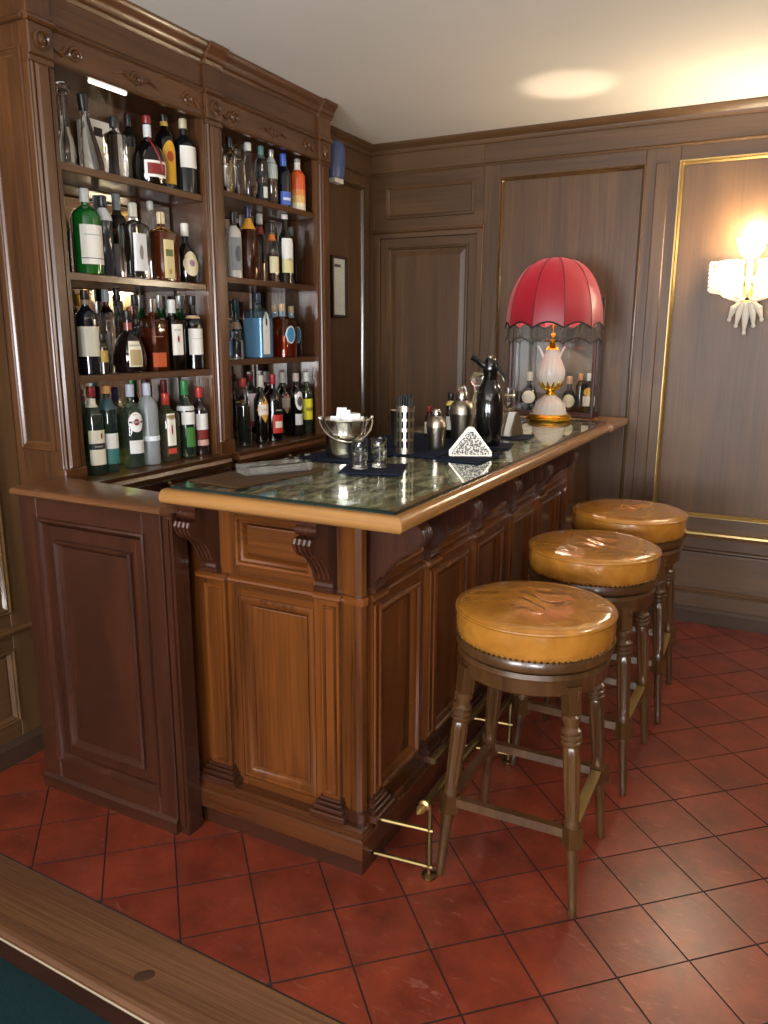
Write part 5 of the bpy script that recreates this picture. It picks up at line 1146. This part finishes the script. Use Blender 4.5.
def shaker(p, R, H, label):
    t = thing('cocktail_shaker', label, 'shaker', p, 'cocktail shakers', world=False)
    MB().lathe([(R * .70, 0), (R * .74, 0.003), (R * .80, H * .1), (R * .97, H * .50), (R, H * .555)], 36).build('cup', 'brushed_steel', t, True)
    MB().lathe([(R * 1.03, H * .55), (R * 1.04, H * .565), (R * 1.02, H * .58), (R * 1.0, H * .62), (R * .94, H * .70), (R * .78, H * .775), (R * .56, H * .81), (R * .46, H * .82)], 36).build('strainer_lid', 'brushed_steel', t, True)
    MB().lathe([(R * .47, H * .815), (R * .48, H * .825), (R * .46, H * .96), (R * .38, H * .99), (R * .2, H)], 24).build('cap', 'steel', t, True)
    return t
p = at(436, 449); shaker((p.x, p.y, p.z), 0.038, 0.153, 'small steel cocktail shaker')
p2 = at(461, 442); sk = shaker((p2.x, p2.y, p2.z), 0.049, 0.205, 'large steel cocktail shaker with clear knob')
MB().ball((0.0, 0, 0.213), 0.017, 12, 8, (1, 1, .9)).build('clear_knob', 'crystal', sk, True)
# crystal decanter stopper / jug seen between shaker and siphon
p = at(474, 436); t = thing('cut_glass_jug', 'cut glass jug with round stopper behind the siphon', 'jug', (p.x - 0.03, p.y + 0.10, p.z - 0.0045), world=False)
MB().lathe([(0.040, 0), (0.045, 0.01), (0.046, 0.09), (0.035, 0.14), (0.018, 0.17), (0.016, 0.20), (0.020, 0.21)], 24, (0, 0, 0), lambda a, z: 1 + 0.03 * math.cos(10 * a)).build('jug_body', 'crystal', t, True)
MB().ball((0, 0, 0.240), 0.032, 14, 8).build('stopper', 'crystal', t, True)
# soda siphon
def siphon():
    p = pS; t = thing('soda_siphon', 'glossy black soda siphon with lever and spout', 'siphon', (p.x, p.y, p.z), world=False)
    MB().lathe([(0.036, 0), (0.044, 0.002), (0.046, 0.010), (0.050, 0.05), (0.0555, 0.11), (0.0555, 0.15), (0.051, 0.19), (0.042, 0.222), (0.030, 0.246), (0.024, 0.256)], 40).build('bottle_body', 'black_gloss', t, True)
    MB().lathe([(0.026, 0.254), (0.027, 0.258), (0.026, 0.278), (0.0285, 0.284), (0.027, 0.312), (0.019, 0.334), (0.010, 0.340)], 28).build('head', 'black_gloss', t, True)
    MB().lathe([(0.016, 0.336), (0.0165, 0.342), (0.010, 0.346)], 20).build('head_cap', 'steel', t, True)
    rd = Vector((0.886, 0.463, 0)).normalized()
    def P(a, z): return (rd.x * a, rd.y * a, z)
    MB().tube([P(0.0, 0.305), P(-0.030, 0.310), P(-0.052, 0.328), P(-0.072, 0.342)], [0.016, 0.014, 0.013, 0.0145], 14).build('charger_holder', 'black_gloss', t, True)
    m = MB(); w = 0.009
    side = Vector((-rd.y, rd.x, 0)) * w
    prof = [(0.010, 0.332), (0.022, 0.330), (0.045, 0.290), (0.064, 0.262), (0.060, 0.252), (0.044, 0.268), (0.020, 0.296)]
    m.prism(prof, lambda q: Vector(P(*q)) + side, lambda q: Vector(P(*q)) - side); m.build('lever', 'black_gloss', t)
    MB().tube([P(0.018, 0.286), P(0.036, 0.276), P(0.052, 0.262), P(0.054, 0.248)], [0.010, 0.008, 0.007, 0.006], 10).build('spout', 'steel', t, True)
siphon()
# napkin holders
def napkin_holder(p, L, H, D, rot, label, face, napkins):
    t = thing('napkin_holder', label, 'holder', (p.x, p.y, ZB + 0.0046), 'napkin holders', world=False); t.rotation_euler.z = rot
    tri = [(-L / 2, 0.004), (L / 2, 0.004), (L / 2, 0.018), (0.010, H), (-0.010, H), (-L / 2, 0.018)]
    inn = [(-L / 2 + 0.007, 0.007), (L / 2 - 0.007, 0.007), (L / 2 - 0.008, 0.018), (0.010, H - 0.012), (-0.010, H - 0.012), (-L / 2 + 0.008, 0.018)]
    for s in (-1, 1):
        y0, y1 = s * D / 2, s * (D / 2 + 0.002)
        MB().prism(tri, lambda q: (q[0], y0, q[1]), lambda q: (q[0], y1, q[1])).build('side_plate', 'brushed_steel', t)
        y2, y3 = s * (D / 2 + 0.002), s * (D / 2 + 0.0032)
        MB().prism(inn, lambda q: (q[0], y2, q[1]), lambda q: (q[0], y3, q[1])).build('lace_panel', face, t)
    MB().box(-L / 2, L / 2, -D / 2 - 0.002, D / 2 + 0.002, 0, 0.004).build('base_plate', 'steel', t)
    if napkins:
        o = MB().prism([(-L / 2 + 0.012, 0.0046), (L / 2 - 0.012, 0.0046), (L / 2 - 0.014, 0.02), (0.008, H + 0.002), (-0.008, H + 0.002), (-L / 2 + 0.014, 0.02)], lambda q: (q[0], -D / 2 + 0.004, q[1]), lambda q: (q[0], D / 2 - 0.004, q[1])).build('napkin_stack', 'white_paper'); o.location = t.location; o.rotation_euler = t.rotation_euler
        tag(o, 'folded white paper napkins in the ' + napkins, 'napkins')
napkin_holder(pN, 0.150, 0.102, 0.030, 0.42, 'triangular silver napkin holder with lacy sides on navy mat', 'lace_metal', 'lacy silver holder')
napkin_holder(pN2, 0.11, 0.100, 0.040, 1.35, 'triangular napkin holder near the table lamp, seen edge on', 'brushed_steel', 'holder near the lamp')
# tall glass vase behind the siphon and two small bottles
p = at(507, 428); t = thing('glass_vase', 'tall clear glass vase behind the soda siphon', 'vase', (p.x, p.y, ZB + 0.0005), world=False)
MB().lathe([(0.022, 0), (0.028, 0.004), (0.026, 0.02), (0.032, 0.19), (0.030, 0.19), (0.024, 0.022), (0.003, 0.016)], 28).build('vase_wall', 'crystal', t, True)
MB().lathe([(0.031, 0.150), (0.034, 0.156), (0.031, 0.162)], 28, cap=False).build('silver_band', 'steel', t, True)
p = at(429, 436); add_bottle('small bitters bottle with red cap beside the small shaker', (p.x, p.y, p.z), 'slope', 0.020, 0.125, BRN, cap=('7a2420', .18), labels=[('d9d4c4', .1, .5, 1.2, 'rect')], aim=-1.0)
p = at(449, 440); add_bottle('slim dark bottle with yellow tag between the two shakers', (p.x - 0.02, p.y + 0.06, p.z), 'tall', 0.021, 0.185, DK, cap=('161616', .12), neck=('c9b45a', .74, .84), labels=[('d0cec4', .2, .5, 1.0, 'rect')], aim=-1.0)

# ================================================================== ON THE LEFT WALL
def notice():
    ya, yb, za, zb = 3.968, 4.135, 1.655, 2.000; X = XL + 0.004
    t = thing('framed_notice', 'framed notice with a white printed page beside the cabinet', 'picture', (X, (ya + yb) / 2, za))
    F = Face((X, 0, 0), (0, 1, 0), (1, 0, 0))
    F.frame(mb := MB(), ya, yb, za, zb, [(0, 0), (0, 0.016), (0.004, 0.018), (0.014, 0.016), (0.016, 0.004), (0.016, 0)]); mb.build('frame', flat('2c1a10', 0.4), t)
    F.box(mb := MB(), ya + 0.014, yb - 0.014, za + 0.014, zb - 0.014, 0, 0.005); pg = mb.build('printed_page', 'printed_page', t)
    F.box(mb := MB(), ya + 0.035, yb - 0.06, zb - 0.062, zb - 0.046, 0.005, 0.0056); mb.build('heading', flat('55534e', 0.7), pg)
    F.box(mb := MB(), ya + 0.016, yb - 0.016, za + 0.016, zb - 0.016, 0.009, 0.0105); mb.build('glazing', 'pane_glass', t)
notice()
def blue_fixture():
    y = 4.015; t = thing('wall_fixture', 'blue oblong wall fixture with white lower end beside cabinet cornice', 'fixture', (XL + 0.03, y, 2.38))
    sect = [(0.0, -0.062), (0.030, -0.060), (0.050, -0.045), (0.060, -0.015), (0.060, 0.015), (0.050, 0.045), (0.030, 0.060), (0.0, 0.062)]
    m = MB(); vs = []; fs = []; zs = [(2.412, .9), (2.44, 1.0), (2.54, 1.05), (2.585, 0.98), (2.602, 0.8)]
    for z, k in zs: vs += [(XL + 0.0005 + sx * k, y + sy * k, z) for sx, sy in sect]
    n = len(sect)
    for i in range(len(zs) - 1):
        for k in range(n): j = (k + 1) % n; fs.append((i * n + k, i * n + j, (i + 1) * n + j, (i + 1) * n + k))
    fs += [tuple(range(n)), tuple(range((len(zs) - 1) * n, len(zs) * n))]
    m.add(vs, fs).build('shell', 'blue_plastic', t, True)
    MB().box(XL + 0.0005, XL + 0.040, y - 0.045, y + 0.045, 2.386, 2.411).build('end_piece', 'white_paper', t)
blue_fixture()

for o in bpy.data.objects:
    if '_w' in o: del o['_w']
